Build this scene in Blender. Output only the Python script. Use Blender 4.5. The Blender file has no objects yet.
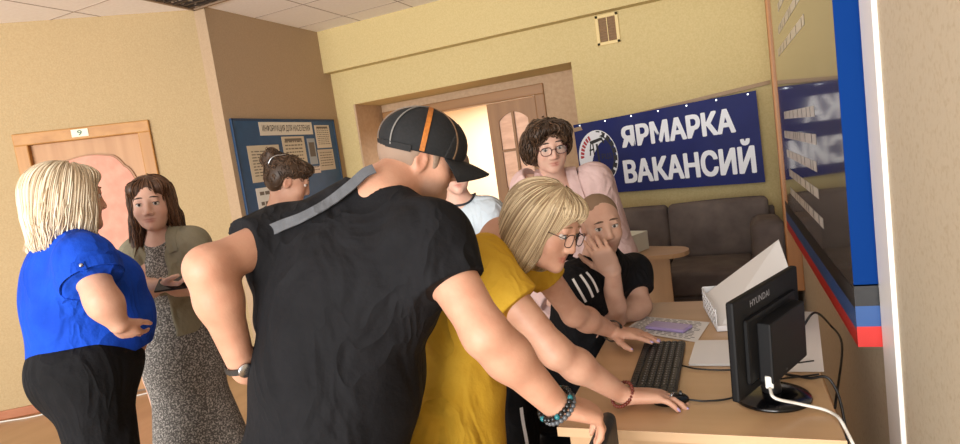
import bpy, bmesh, math, random
import numpy as np
from mathutils import Vector, Matrix
random.seed(7); rng = np.random.default_rng(7)
SC = bpy.context.scene
COL = SC.collection
# ------------------------------------------------------------------ camera, world, light, exposure
cam_d = bpy.data.cameras.new('camera'); cam_o = bpy.data.objects.new('camera', cam_d); COL.objects.link(cam_o)
SC.camera = cam_o
cam_d.sensor_width = 36.0; cam_d.lens = 36.0 * 600.0 / 960.0
cam_d.clip_start = 0.05
def cam_matrix(yaw, pitch, roll, loc):
    F = Vector((-math.sin(yaw)*math.cos(pitch), math.cos(yaw)*math.cos(pitch), -math.sin(pitch)))
    R0 = Vector((math.cos(yaw), math.sin(yaw), 0)); U0 = R0.cross(F)
    U = U0*math.cos(roll) + R0*math.sin(roll); R = R0*math.cos(roll) - U0*math.sin(roll)
    m = Matrix((R, U, -F)).transposed().to_4x4(); m.translation = loc
    return m
cam_o.matrix_world = cam_matrix(math.radians(23), math.radians(6), math.radians(8), Vector((0, 0, 1.52)))
SC.view_settings.view_transform = 'Standard'; SC.view_settings.look = 'None'
SC.view_settings.gamma = 1.0; SC.view_settings.use_curve_mapping = False
SC.view_settings.exposure = 0.2
wd = bpy.data.worlds.new('daylight'); SC.world = wd; wd.use_nodes = True
wd.node_tree.nodes['Background'].inputs[0].default_value = (1.0, 0.98, 0.955, 1)
wd.node_tree.nodes['Background'].inputs[1].default_value = 0.9
def area(name, loc, target, sx, sy, power, color):
    l = bpy.data.lights.new(name, 'AREA'); l.shape = 'RECTANGLE'; l.size = sx; l.size_y = sy; l.energy = power; l.color = color
    o = bpy.data.objects.new(name, l); COL.objects.link(o); o.location = loc
    o.rotation_euler = (Vector(target)-Vector(loc)).to_track_quat('-Z', 'Y').to_euler()
    return o
area('window_daylight_behind', (-2.4, -5.2, 2.3), (-2.2, 4.0, 1.3), 5.0, 2.6, 165, (1.0, 0.97, 0.93))
area('fill_behind_right', (-.2, -4.6, 2.2), (-3.2, 4.2, 1.6), 2.0, 1.8, 110, (1.0, 0.975, 0.94))  # added fill lamp that lightens the pier wall, not a known window
area('hall_daylight', (-2.9, 7.4, 2.5), (-2.9, 7.2, 0.5), 1.6, 1.6, 130, (1.0, 0.97, 0.92))
area('ceiling_fill', (-2.2, -6.0, 0.5), (-1.8, 3.5, 3.0), 6.0, 2.0, 620, (1.0, 0.98, 0.95))  # added unseen uplight behind the camera, brightens the ceiling

# ------------------------------------------------------------------ small helpers
def lin(h):
    h = h.lstrip('#'); c = [int(h[i:i+2], 16)/255 for i in (0, 2, 4)]
    return tuple(v/12.92 if v <= .04045 else ((v+.055)/1.055)**2.4 for v in c) + (1,)
MATS = {}
def mat(name, col, rough=.6, col2=None, scale=8, bump=0, bscale=None, metal=0, spec=.5, emit=None, stretch=(1, 1, 1), detail=4, sss=0, alpha=None, trans=0, contrast=(.35, .65), coat=0, crease=0):
    if name in MATS: return MATS[name]
    m = bpy.data.materials.new(name); m.use_nodes = True; MATS[name] = m
    nt = m.node_tree; N = nt.nodes; L = nt.links; b = N['Principled BSDF']
    c1 = lin(col); b.inputs['Base Color'].default_value = c1
    b.inputs['Roughness'].default_value = rough; b.inputs['Metallic'].default_value = metal
    b.inputs['Specular IOR Level'].default_value = spec
    if coat: b.inputs['Coat Weight'].default_value = coat; b.inputs['Coat Roughness'].default_value = .05
    if sss:
        b.inputs['Subsurface Weight'].default_value = sss; b.inputs['Subsurface Radius'].default_value = (.012, .005, .003); b.inputs['Subsurface Scale'].default_value = 1
    if trans: b.inputs['Transmission Weight'].default_value = trans
    if alpha is not None: b.inputs['Alpha'].default_value = alpha
    if emit: b.inputs['Emission Color'].default_value = lin(emit[0]); b.inputs['Emission Strength'].default_value = emit[1]
    tc = N.new('ShaderNodeTexCoord'); mp = N.new('ShaderNodeMapping'); mp.inputs['Scale'].default_value = stretch
    L.new(tc.outputs['Object'], mp.inputs['Vector'])
    if col2:
        no = N.new('ShaderNodeTexNoise'); no.inputs['Scale'].default_value = scale; no.inputs['Detail'].default_value = detail
        L.new(mp.outputs[0], no.inputs['Vector'])
        rp = N.new('ShaderNodeValToRGB'); rp.color_ramp.elements[0].position = contrast[0]; rp.color_ramp.elements[1].position = contrast[1]
        rp.color_ramp.elements[0].color = c1; rp.color_ramp.elements[1].color = lin(col2)
        L.new(no.outputs['Fac'], rp.inputs[0]); L.new(rp.outputs[0], b.inputs['Base Color'])
    if bump:
        n2 = N.new('ShaderNodeTexNoise'); n2.inputs['Scale'].default_value = bscale or scale; n2.inputs['Detail'].default_value = 5
        L.new(mp.outputs[0], n2.inputs['Vector'])
        bp = N.new('ShaderNodeBump'); bp.inputs['Strength'].default_value = bump; bp.inputs['Distance'].default_value = .01
        L.new(n2.outputs['Fac'], bp.inputs['Height']); L.new(bp.outputs[0], b.inputs['Normal'])
        if crease:                                   # soft cloth creases: ridges of a stretched noise
            mp3 = N.new('ShaderNodeMapping'); mp3.inputs['Scale'].default_value = (1, 1, .55); mp3.inputs['Rotation'].default_value = (.4, .5, .2); L.new(tc.outputs['Object'], mp3.inputs['Vector'])
            n3 = N.new('ShaderNodeTexNoise'); n3.inputs['Scale'].default_value = 6.5; n3.inputs['Detail'].default_value = 2.5; n3.inputs['Distortion'].default_value = .6; L.new(mp3.outputs[0], n3.inputs['Vector'])
            m1 = N.new('ShaderNodeMath'); m1.operation = 'SUBTRACT'; m1.inputs[1].default_value = .5; L.new(n3.outputs['Fac'], m1.inputs[0])
            m2 = N.new('ShaderNodeMath'); m2.operation = 'ABSOLUTE'; L.new(m1.outputs[0], m2.inputs[0])
            b2 = N.new('ShaderNodeBump'); b2.inputs['Strength'].default_value = crease; b2.inputs['Distance'].default_value = .12; b2.invert = True
            L.new(m2.outputs[0], b2.inputs['Height']); L.new(bp.outputs[0], b2.inputs['Normal']); L.new(b2.outputs[0], b.inputs['Normal'])
    return m
def wood(name, c1, c2, axis, rough=.45, scale=14):
    st = [1, 1, 1]; st[axis] = .07
    return mat(name, c1, rough, c2, scale=scale, stretch=tuple(st), detail=7, contrast=(.3, .7), bump=.05)

def wloc(o):
    v = Vector((0, 0, 0))
    while o is not None: v += o.location; o = o.parent
    return v
def setp(o, label=None, cat=None, group=None, kind=None):
    if label: o['label'] = label
    if cat: o['category'] = cat
    if group: o['group'] = group
    if kind: o['kind'] = kind
    return o
def empty(name, loc, label=None, cat=None, group=None, kind=None):
    o = bpy.data.objects.new(name, None); COL.objects.link(o); o.location = loc; o.empty_display_size = .1
    return setp(o, label, cat, group, kind)
def mesh_obj(name, verts, faces, m, parent=None, smooth=False, origin=None, mats=None, midx=None):
    """verts in world space; origin = base centre for a top-level mesh"""
    v = np.asarray(verts, np.float64).reshape(-1, 3)
    if parent is not None: off = np.array(wloc(parent))
    else:
        if origin is None:
            lo = v.min(0); hi = v.max(0); origin = ((lo[0]+hi[0])/2, (lo[1]+hi[1])/2, lo[2])
        off = np.array(origin)
    me = bpy.data.meshes.new(name)
    if isinstance(faces, np.ndarray) and faces.ndim == 2:
        n, k = faces.shape
        me.vertices.add(len(v)); me.vertices.foreach_set('co', (v-off).astype(np.float32).ravel())
        me.loops.add(n*k); me.loops.foreach_set('vertex_index', faces.astype(np.int32).ravel())
        me.polygons.add(n); me.polygons.foreach_set('loop_start', np.arange(0, n*k, k, dtype=np.int32))
        me.update(calc_edges=True)
    else:
        me.from_pydata([tuple(p) for p in (v-off)], [], [tuple(f) for f in faces])
    for mm in (mats or [m]): me.materials.append(mm)
    if midx is not None: me.polygons.foreach_set('material_index', np.asarray(midx, np.int32))
    if smooth: me.polygons.foreach_set('use_smooth', np.ones(len(me.polygons), bool))
    me.update()
    o = bpy.data.objects.new(name, me); COL.objects.link(o)
    if parent is not None: o.parent = parent
    else: o.location = off
    return o
class G:
    """collects shapes into one mesh"""
    def __init__(s): s.v = []; s.f = []; s.mi = []; s.cur = 0
    def add(s, vs, fs):
        k = len(s.v); s.v += [tuple(p) for p in vs]; s.f += [tuple(i+k for i in f) for f in fs]; s.mi += [s.cur]*len(fs); return s
    def bm(s, bm):
        bm.verts.index_update(); s.add([v.co for v in bm.verts], [[v.index for v in f.verts] for f in bm.faces]); bm.free(); return s
    def box(s, lo, hi, bev=0, M=None, seg=2):
        bm = bmesh.new(); lo = Vector(lo); hi = Vector(hi)
        bmesh.ops.create_cube(bm, size=1, matrix=Matrix.Translation((lo+hi)/2) @ Matrix.Diagonal([max(abs(a), 1e-5) for a in (hi-lo)]+[1]))
        if bev: bmesh.ops.bevel(bm, geom=bm.edges[:], offset=bev, segments=seg, profile=.5, affect='EDGES')
        if M is not None: bm.transform(M)
        return s.bm(bm)
    def prism(s, pts, d):
        """polygon of 3D points extruded by vector d"""
        n = len(pts); p = [Vector(q) for q in pts]; d = Vector(d)
        return s.add(p+[q+d for q in p], [list(range(n))[::-1], list(range(n, 2*n))]+[[i, (i+1) % n, n+(i+1) % n, n+i] for i in range(n)])
    def tube(s, pts, r, n=8, closed=False, cap=True):
        P = [Vector(p) for p in pts]; m = len(P); rs = r if hasattr(r, '__len__') else [r]*m
        vs = []; up = None
        for i, p in enumerate(P):
            a = P[i-1] if (i > 0 or closed) else p; b = P[(i+1) % m] if (i < m-1 or closed) else p
            t = (b-a).normalized()
            if up is None: up = t.orthogonal().normalized()
            up = (up - t*up.dot(t)); up = up.normalized() if up.length > 1e-6 else t.orthogonal().normalized()
            w = t.cross(up)
            for k in range(n):
                an = 2*math.pi*k/n; vs.append(p + (up*math.cos(an)+w*math.sin(an))*rs[i])
        fs = []
        for i in range(m if closed else m-1):
            j = (i+1) % m
            for k in range(n): fs.append([i*n+k, i*n+(k+1) % n, j*n+(k+1) % n, j*n+k])
        if cap and not closed: fs += [list(range(n))[::-1], [(m-1)*n+k for k in range(n)]]
        return s.add(vs, fs)
    def sphere(s, c, r, M=None, u=14, v=9):
        bm = bmesh.new(); bmesh.ops.create_uvsphere(bm, u_segments=u, v_segments=v, radius=1)
        rr = r if hasattr(r, '__len__') else (r, r, r)
        bm.transform(Matrix.Translation(c) @ (M.to_4x4() if M is not None else Matrix.Identity(4)) @ Matrix.Diagonal(list(rr)+[1]))
        return s.bm(bm)
    def lathe(s, prof, c, n=24, M=None):
        vs = []
        for r, z in prof:
            for k in range(n): vs.append(Vector((r*math.cos(2*math.pi*k/n), r*math.sin(2*math.pi*k/n), z)))
        if M is not None: vs = [M @ v for v in vs]
        vs = [v+Vector(c) for v in vs]; m = len(prof)
        fs = [[i*n+k, i*n+(k+1) % n, (i+1)*n+(k+1) % n, (i+1)*n+k] for i in range(m-1) for k in range(n)]
        fs += [list(range(n))[::-1], [(m-1)*n+k for k in range(n)]]
        return s.add(vs, fs)
    def build(s, name, m, parent=None, smooth=False, origin=None, mats=None):
        return mesh_obj(name, s.v, s.f, m, parent, smooth, origin, mats, s.mi if mats else None)
def lerp(a, b, t): return tuple(a[i]+(b[i]-a[i])*t for i in range(len(a)))
def spline(pts, n=24):
    """Catmull-Rom through points"""
    P = [Vector(p) for p in pts]; P = [P[0]*2-P[1]]+P+[P[-1]*2-P[-2]]; out = []
    segs = len(P)-3
    for i in range(n+1):
        t = i/n*segs; k = min(int(t), segs-1); t -= k; a, b, c, d = P[k:k+4]
        out.append(.5*((2*b)+(c-a)*t+(2*a-5*b+4*c-d)*t*t+(3*b-a-3*c+d)*t**3))
    return out
def text_mesh(s, bold=0.0, res=2):
    cu = bpy.data.curves.new('txt', 'FONT'); cu.body = s; cu.resolution_u = res; cu.offset = bold
    o = bpy.data.objects.new('txt', cu); COL.objects.link(o)
    dg = bpy.context.evaluated_depsgraph_get(); me = bpy.data.meshes.new_from_object(o.evaluated_get(dg))
    vs = np.array([v.co for v in me.vertices]) if len(me.vertices) else np.zeros((0, 3)); fs = [list(p.vertices) for p in me.polygons]
    bpy.data.objects.remove(o); bpy.data.curves.remove(cu); bpy.data.meshes.remove(me)
    return vs, fs
def text_on(g, s, fmap, u0, u1, v0, v1, bold=0.0, res=2):
    """lay text s into the u/v box of a surface map fmap(u, v)"""
    vs, fs = text_mesh(s, bold, res)
    if not len(vs): return
    lo = vs.min(0); hi = vs.max(0); d = np.maximum(hi-lo, 1e-6)
    g.add([fmap(u0+(u1-u0)*(p[0]-lo[0])/d[0], v0+(v1-v0)*(p[1]-lo[1])/d[1]) for p in vs], fs)

# ------------------------------------------------------------------ signed distance modelling (numpy)
def A(p): return np.asarray(p, np.float32)
class Prim:
    def __init__(self, kind, k=.03, tag='', op='u', clips=(), **kw):
        self.kind = kind; self.k = k; self.tag = tag; self.op = op; self.clips = list(clips); self.__dict__.update(kw)
    def bounds(s):
        if s.kind == 'cap':
            r = np.array([s.ra, s.rb])[:, None]; e = np.stack([s.a, s.b]); lo = (e-r).min(0); hi = (e+r).max(0)
        else:
            h = np.sqrt(((s.R*s.r[None, :])**2).sum(1)); lo = s.c-h; hi = s.c+h
        return lo, hi
    def dist(s, p, inf=0.):
        if s.kind == 'cap':
            q = p-s.a; ba = s.b-s.a; t = np.clip((q@ba)/max(float(ba@ba), 1e-9), 0, 1)
            w = q-t[..., None]*ba
            if s.n is not None:
                w = w+(w@s.n)[..., None]*s.n*(1/s.s-1)
            d = np.sqrt((w*w).sum(-1))-(s.ra+(s.rb-s.ra)*t)
        else:
            q = (p-s.c)@s.R; r = s.r
            k0 = np.sqrt(((q/r)**2).sum(-1)); k1 = np.sqrt(((q/(r*r))**2).sum(-1))
            d = k0*(k0-1)/np.maximum(k1, 1e-6)
        d = d-inf
        for c, n in s.clips: d = np.maximum(d, (p-c)@n)
        return d
def cap(a, b, ra, rb, k=.03, tag='', n=None, s=1., **kw):
    if n is not None: n = A(n); n = n/np.linalg.norm(n)
    return Prim('cap', k, tag, a=A(a), b=A(b), ra=ra, rb=rb, n=n, s=s, **kw)
def ell(c, r, R=None, k=.03, tag='', **kw):
    return Prim('ell', k, tag, c=A(c), r=A(r), R=np.eye(3, dtype=np.float32) if R is None else A(R), **kw)
def combine(f, d, k, op):
    if op == 'u':
        h = np.maximum(k-np.abs(f-d), 0)/k; return np.minimum(f, d)-h*h*k*.25
    h = np.maximum(k-np.abs(f+d), 0)/k; return np.maximum(f, -d)+h*h*k*.25
def field_at(prims, pts, inf=0.):
    f = np.full(pts.shape[:-1], .3, np.float32)
    for p in prims: f = combine(f, p.dist(pts, inf), p.k, p.op)
    return f
def folds(seed, amp, freq, g=(0, 0, 1), stretch=.3, n=7):
    r = np.random.default_rng(seed); g = A(g)/np.linalg.norm(g); ks = []
    for i in range(n):
        v = r.normal(size=3); v /= np.linalg.norm(v); v = v-g*(v@g)*(1-stretch); ks.append((v*freq*r.uniform(.6, 1.7), r.uniform(0, 6.28), r.uniform(.5, 1)))
    tot = sum(w for _, _, w in ks)
    def fn(p):
        o = 0
        for kv, ph, w in ks: t = p@A(kv)+ph+.9*np.sin(p@A(kv[[1, 2, 0]])*.7+ph); o = o+w*(.5*np.sin(t)+.9*(np.abs(np.sin(t*.5+1))-.64))
        return amp*o/tot*1.6
    return fn
def sdf_mesh(prims, res=.006, inf=0., disp=None, clips=(), pad=.02, cull=None):
    bs = [p.bounds() for p in prims if p.op == 'u']
    lo = np.min([b[0] for b in bs], 0)-pad-inf; hi = np.max([b[1] for b in bs], 0)+pad+inf
    n = np.ceil((hi-lo)/res).astype(int)+1
    ax = [lo[i].astype(np.float32)+res*np.arange(n[i], dtype=np.float32) for i in range(3)]
    f = np.full(n, .3, np.float32)
    for p in prims:
        b0, b1 = p.bounds(); m = p.k+.03+inf
        i0 = np.clip(np.floor((b0-m-lo)/res).astype(int), 0, n); i1 = np.clip(np.ceil((b1+m-lo)/res).astype(int)+1, 0, n)
        if (i1 <= i0).any(): continue
        sl = tuple(slice(a, b) for a, b in zip(i0, i1))
        P = np.stack(np.meshgrid(*[ax[i][sl[i]] for i in range(3)], indexing='ij'), -1)
        f[sl] = combine(f[sl], p.dist(P, inf), p.k, p.op)
    if disp is not None or clips or cull:
        for ix in range(0, n[0], 24):
            P = np.stack(np.meshgrid(ax[0][ix:ix+24], ax[1], ax[2], indexing='ij'), -1)
            near = f[ix:ix+24]
            if disp is not None:
                near = near+np.where(np.abs(near) < .05, np.minimum(disp(P), inf*.55), 0)
            for c, nn in clips: near = np.maximum(near, (P-A(c))@A(nn))
            f[ix:ix+24] = near
    f[0] = f[-1] = .1; f[:, 0] = f[:, -1] = .1; f[:, :, 0] = f[:, :, -1] = .1
    return surface_nets(f, lo, res)
def surface_nets(f, lo, res):
    s = f < 0; nx, ny, nz = f.shape
    c = s[:-1, :-1, :-1].astype(np.int8)
    for dx, dy, dz in [(1,0,0),(0,1,0),(0,0,1),(1,1,0),(1,0,1),(0,1,1),(1,1,1)]:
        c = c+s[dx:nx-1+dx, dy:ny-1+dy, dz:nz-1+dz]
    act = (c > 0) & (c < 8); idx = np.argwhere(act)
    cn = [(0,0,0),(1,0,0),(0,1,0),(1,1,0),(0,0,1),(1,0,1),(0,1,1),(1,1,1)]
    vals = np.stack([f[idx[:, 0]+a, idx[:, 1]+b, idx[:, 2]+d] for a, b, d in cn], 1)
    acc = np.zeros((len(idx), 3)); cnt = np.zeros(len(idx))
    for i, j in [(0,1),(2,3),(4,5),(6,7),(0,2),(1,3),(4,6),(5,7),(0,4),(1,5),(2,6),(3,7)]:
        a, b = vals[:, i], vals[:, j]; cr = (a < 0) != (b < 0)
        t = np.where(cr, a/np.where(cr, a-b, 1), 0)
        pi = np.array(cn[i], float); pj = np.array(cn[j], float)
        acc += np.where(cr[:, None], pi+(pj-pi)*t[:, None], 0); cnt += cr
    v = (idx+acc/cnt[:, None])*res+lo
    num = np.full(act.shape, -1, np.int64); num[act] = np.arange(len(idx))
    quads = []
    for axn in range(3):
        sl0 = [slice(None)]*3; sl1 = [slice(None)]*3; sl0[axn] = slice(0, -1); sl1[axn] = slice(1, None)
        a = s[tuple(sl0)]; b = s[tuple(sl1)]
        e = np.argwhere(a != b); u, w = (axn+1) % 3, (axn+2) % 3
        ok = (e[:, u] > 0) & (e[:, w] > 0) & (e[:, u] < f.shape[u]-1) & (e[:, w] < f.shape[w]-1); e = e[ok]
        flip = a[e[:, 0], e[:, 1], e[:, 2]]
        def at(du, dw):
            q = e.copy(); q[:, u] -= du; q[:, w] -= dw; return num[q[:, 0], q[:, 1], q[:, 2]]
        q = np.stack([at(1, 1), at(0, 1), at(0, 0), at(1, 0)], 1)
        q[~flip] = q[~flip][:, ::-1]
        quads.append(q)
    q = np.concatenate(quads); q = q[(q >= 0).all(1)]
    return v, q


# ================================================================== SETTING
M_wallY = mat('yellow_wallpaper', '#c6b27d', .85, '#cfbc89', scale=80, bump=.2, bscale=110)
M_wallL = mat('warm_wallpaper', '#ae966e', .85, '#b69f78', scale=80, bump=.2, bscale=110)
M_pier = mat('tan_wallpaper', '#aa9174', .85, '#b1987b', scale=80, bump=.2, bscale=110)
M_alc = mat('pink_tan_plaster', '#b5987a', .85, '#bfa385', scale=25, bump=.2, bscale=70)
M_wallR = mat('beige_speckled_wallpaper', '#c8baa2', .8, '#bcab8f', scale=70, bump=.08, bscale=80, detail=3, contrast=(.50, .75))
M_ceil = mat('ceiling_tile', '#f0e9e3', .9, '#f5efea', scale=40, bump=.1, bscale=120)
M_seam = mat('ceiling_seam', '#a8998e', .8)
M_floor = mat('floor_linoleum', '#ab8760', .35, '#b8956e', scale=6, stretch=(1, .25, 1))
M_white = mat('white_paint', '#efe9e2', .5)
M_hall = mat('cream_hall_wall', '#efdcc2', .8)
W_oak = wood('oak_door_frame', '#a87437', '#bd8a4b', 2)
W_oakH = wood('oak_door_lintel', '#a87437', '#bd8a4b', 0)
W_leaf = wood('door_leaf_wood', '#ab7a4a', '#bb8c5c', 2)
W_dark = wood('brown_door_wood', '#8f6740', '#a2784c', 2)
W_darkH = wood('brown_lintel_wood', '#8f6740', '#a2784c', 0)
W_desk = wood('light_oak_laminate', '#b8936c', '#c9a680', 0, rough=.3, scale=9)
W_deskV = wood('light_oak_panel', '#b8936c', '#c7a37c', 2, rough=.35, scale=9)
W_edge = wood('oak_edge_band', '#c4a079', '#d0ae88', 0, rough=.35)
W_strip = wood('orange_wood_strip', '#a8713f', '#b9804a', 2)
M_black = mat('black_plastic', '#0d0d0f', .4)
M_blackg = mat('glossy_black_plastic', '#08080a', .18)
M_dark = mat('dark_grey_plastic', '#1d1d20', .45)
M_paper = mat('white_paper', '#e6e4e2', .7)
M_print = mat('printed_ink', '#4a4a50', .8)

def structure(o, label=None): o['kind'] = 'structure'; return o
ZC = 3.04
LW0 = Vector((-3.9, 3.87, 0)); LWD = Vector((-1.42, -1.06, 0)).normalized(); LWN = Vector((-LWD.y, LWD.x, 0))
M_LW = Matrix((LWD, LWN, Vector((0, 0, 1)))).transposed().to_4x4(); M_LW.translation = LW0   # local x along the oblique wall, y into the room
# floor, ceiling
structure(G().box((-6.6, -3.2, -.1), (.55, 9.2, 0)).build('floor', M_floor))
structure(G().box((-6.6, -1.2, ZC), (.55, 6.0, ZC+.1)).build('ceiling', M_ceil))
g = G()
for i in range(-5, 7):
    x = -3.25+.6*i
    if -6.5 < x < .4: g.box((x-.004, -1.2, ZC-.003), (x+.004, 5.34, ZC+.001))
for j in range(-9, 2):
    y = 4.45+.6*j; g.box((-6.5, y-.004, ZC-.0025), (.4, y+.004, ZC+.001))
structure(g.build('ceiling_seams', M_seam))['kind'] = 'structure'
# oblique left wall with door opening (t .57-1.37, z < 2.11)
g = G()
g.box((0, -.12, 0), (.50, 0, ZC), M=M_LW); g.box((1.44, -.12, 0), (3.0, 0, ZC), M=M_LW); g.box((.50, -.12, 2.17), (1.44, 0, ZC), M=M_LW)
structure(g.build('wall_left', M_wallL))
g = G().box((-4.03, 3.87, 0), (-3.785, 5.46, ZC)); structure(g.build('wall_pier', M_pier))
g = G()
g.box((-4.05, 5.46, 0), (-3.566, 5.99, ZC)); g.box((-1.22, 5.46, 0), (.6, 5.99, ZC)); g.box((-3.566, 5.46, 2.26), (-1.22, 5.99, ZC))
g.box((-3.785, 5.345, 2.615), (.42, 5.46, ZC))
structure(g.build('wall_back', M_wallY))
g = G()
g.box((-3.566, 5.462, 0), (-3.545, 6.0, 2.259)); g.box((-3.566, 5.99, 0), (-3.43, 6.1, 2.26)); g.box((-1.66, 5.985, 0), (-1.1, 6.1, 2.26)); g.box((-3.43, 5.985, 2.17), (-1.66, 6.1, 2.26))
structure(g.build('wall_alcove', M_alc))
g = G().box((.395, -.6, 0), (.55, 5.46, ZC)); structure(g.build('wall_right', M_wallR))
# bright hall beyond the double door
g = G()
g.box((-4.6, 8.9, 0), (-.6, 9.0, 2.8)); g.box((-4.7, 6.1, 0), (-4.6, 9.0, 2.8)); g.box((-.7, 6.1, 0), (-.6, 9.0, 2.8)); g.box((-4.7, 6.1, 2.8), (-.6, 9.0, 2.9))
structure(g.build('wall_hall', M_hall))
# baseboards and trims
structure(G().box((1.47, 0, 0), (3.0, .018, .075), bev=.004, M=M_LW).build('baseboard_left', wood('baseboard_wood', '#a3603a', '#b0704a', 0)))
structure(G().box((-3.79, 3.88, 0), (-3.768, 5.46, .075), bev=.004).build('baseboard_pier', MATS['baseboard_wood']))
structure(G().box((-1.22, 5.44, 0), (.385, 5.462, .075), bev=.004).build('baseboard_back', MATS['baseboard_wood']))
structure(G().box((.382, 1.92, 0), (.3955, 2.075, ZC), bev=.003).build('trim_1', mat('white_trim', '#f2efec', .4)))
structure(G().box((.305, 4.405, .35), (.396, 4.465, ZC), bev=.006).build('trim_2', W_strip))
# left door, frame and number plate
d1 = empty('door_1', M_LW @ Vector((.97, 0, 0)), kind='structure')
g = G(); g.box((.485, -.1, 0), (.58, .025, 2.11), bev=.008, M=M_LW); g.box((1.36, -.1, 0), (1.455, .025, 2.11), bev=.008, M=M_LW)
g.build('door_frame', W_oak, d1)
G().box((.485, -.1, 2.105), (1.455, .025, 2.20), bev=.008, M=M_LW).build('door_lintel', W_oakH, d1)
def scallop(n=28, t0=.655, t1=1.285, zs=1.74, zb=1.0):
    pts = [(t0, zb), (t1, zb), (t1, zs)]
    for i in range(n+1):
        s = 1-2*i/n; a = abs(s); w = (t1-t0)/2
        z = 1.985-.02*(a/.45)**2 if a < .45 else 1.965-.11*((a-.45)/.35)**1.0 + .03*math.sin((a-.45)/.35*math.pi) if a < .8 else 1.855-.115*((a-.8)/.2)**2
        pts.append(((t0+t1)/2+s*w, z))
    return pts + [(t0, zs)]
def flat_prism(pts, y0, y1):
    return [M_LW @ Vector((t, y0, z)) for t, z in pts], M_LW.to_3x3() @ Vector((0, y1-y0, 0))
leaf = G().box((.578, -.06, .01), (1.362, -.02, 2.107), bev=.004, M=M_LW).build('door_leaf', W_leaf, d1)
p, dv = flat_prism(scallop(), -.024, -.006); g = G().prism(p, dv)
p, dv = flat_prism([(t, z) for t, z in [(.655, .2), (1.285, .2), (1.285, .86), (.655, .86)]], -.024, -.006); g.prism(p, dv)
g.build('panel_moulding', wood('panel_moulding_wood', '#8f5f33', '#a2713f', 2), leaf)
def shrink(pts, k):
    cx = sum(p[0] for p in pts)/len(pts); cz = (max(p[1] for p in pts)+min(p[1] for p in pts))/2
    return [(cx+(t-cx)*(1-k/.31), cz+(z-cz)*(1-k/.5)) for t, z in pts]
p, dv = flat_prism(shrink(scallop(), .014), -.02, -.002)
G().prism(p, dv).build('door_panel', mat('pink_panel', '#cf8870', .55, '#d9967e', scale=12, bump=.15, bscale=40), leaf)
p, dv = flat_prism([(.67, .215), (1.27, .215), (1.27, .845), (.67, .845)], -.02, -.002); G().prism(p, dv).build('door_panel', MATS['pink_panel'], leaf)
g = G().box((.60, -.02, 1.0), (.635, -.012, 1.16), bev=.003, M=M_LW); g.tube([M_LW @ Vector(q) for q in [(.617, -.015, 1.06), (.617, .035, 1.06), (.72, .04, 1.06)]], .009)
g.build('door_handle', mat('brass_metal', '#b08a4a', .35, metal=1), leaf, smooth=True)
ns = empty('number_plate', M_LW @ Vector((.985, .025, 2.14)), 'small pale plate with number 9 on the oak door frame', 'number plate')
G().box((.925, .025, 2.125), (1.045, .03, 2.185), bev=.002, M=M_LW).build('plate', mat('pale_plate', '#e4e3c4', .4), ns)
g = G(); text_on(g, '9', lambda u, v: M_LW @ Vector((1.003-u*.035, .0315, 2.135+v*.042)), 0, 1, 0, 1, .02)
g.build('numeral', mat('green_grey_ink', '#5f7a66', .6), ns)
# double door in the alcove
d2 = empty('door_2', (-2.55, 6.05, 0), kind='structure')
g = G(); g.box((-3.53, 5.96, 0), (-3.42, 6.12, 2.08), bev=.008); g.box((-1.745, 5.96, 0), (-1.645, 6.12, 2.08), bev=.008); g.build('door_frame', W_dark, d2)
G().box((-3.53, 5.955, 2.075), (-1.645, 6.12, 2.18), bev=.008).build('door_lintel', W_darkH, d2)
def leaf2(x0, x1, M=None):
    g = G(); y0, y1 = 5.985, 6.025
    g.box((x0, y0, .01), (x0+.115, y1, 2.065), bev=.004, M=M); g.box((x1-.1, y0, .01), (x1, y1, 2.065), bev=.004, M=M)
    g.box((x0, y0, .01), (x1, y1, .25), bev=.004, M=M)
    n = 14; a = x0+.11; b = x1-.095
    pts = [(b, y0, 2.065), (a, y0, 2.065)]+[(a+(b-a)*i/n, y0, 1.86+.09*math.sin(math.pi*i/n)**.8) for i in range(n+1)]
    pts = [Vector(q) for q in pts]; dv = Vector((0, y1-y0, 0))
    if M is not None: pts = [M @ q for q in pts]; dv = M.to_3x3() @ dv
    g.prism(pts, dv)
    mx = (a+b)/2; g.box((mx-.014, y0-.004, .25), (mx+.014, y1+.004, 1.96), bev=.003, M=M)
    rows = [.25, .72, 1.16, 1.56, 1.96]
    for z in rows[1:-1]: g.box((a, y0-.003, z-.013), (b, y1+.003, z+.013), bev=.003, M=M)
    lf = g.build('door_leaf', W_dark, d2)
    for i in range(4):
        for (u, w) in ((a, mx), (mx, b)):
            G().box((u+.003, 6.0, rows[i]), (w-.003, 6.008, rows[i+1]), M=M).build('pane', M_pane if i > 1 else M_pane2, lf)
M_pane = mat('frosted_glass_dim_hall', '#dcbba6', .3, '#c9a48c', scale=30, stretch=(.3, 1, 1), trans=.5)  # upper panes: darker side of the hall behind put into the tan colour
M_pane2 = mat('frosted_glass_lit_hall', '#f0dcb4', .3, '#e8d0a2', scale=20, trans=.5)  # lower panes: hall light behind the glass painted in as cream
leaf2(-2.285, -1.75)
leaf2(-3.41, -2.6, Matrix.Translation((-3.40, 6.06, 0)) @ Matrix.Rotation(math.radians(88), 4, 'Z') @ Matrix.Translation((3.42, -6.0, 0)))
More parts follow.
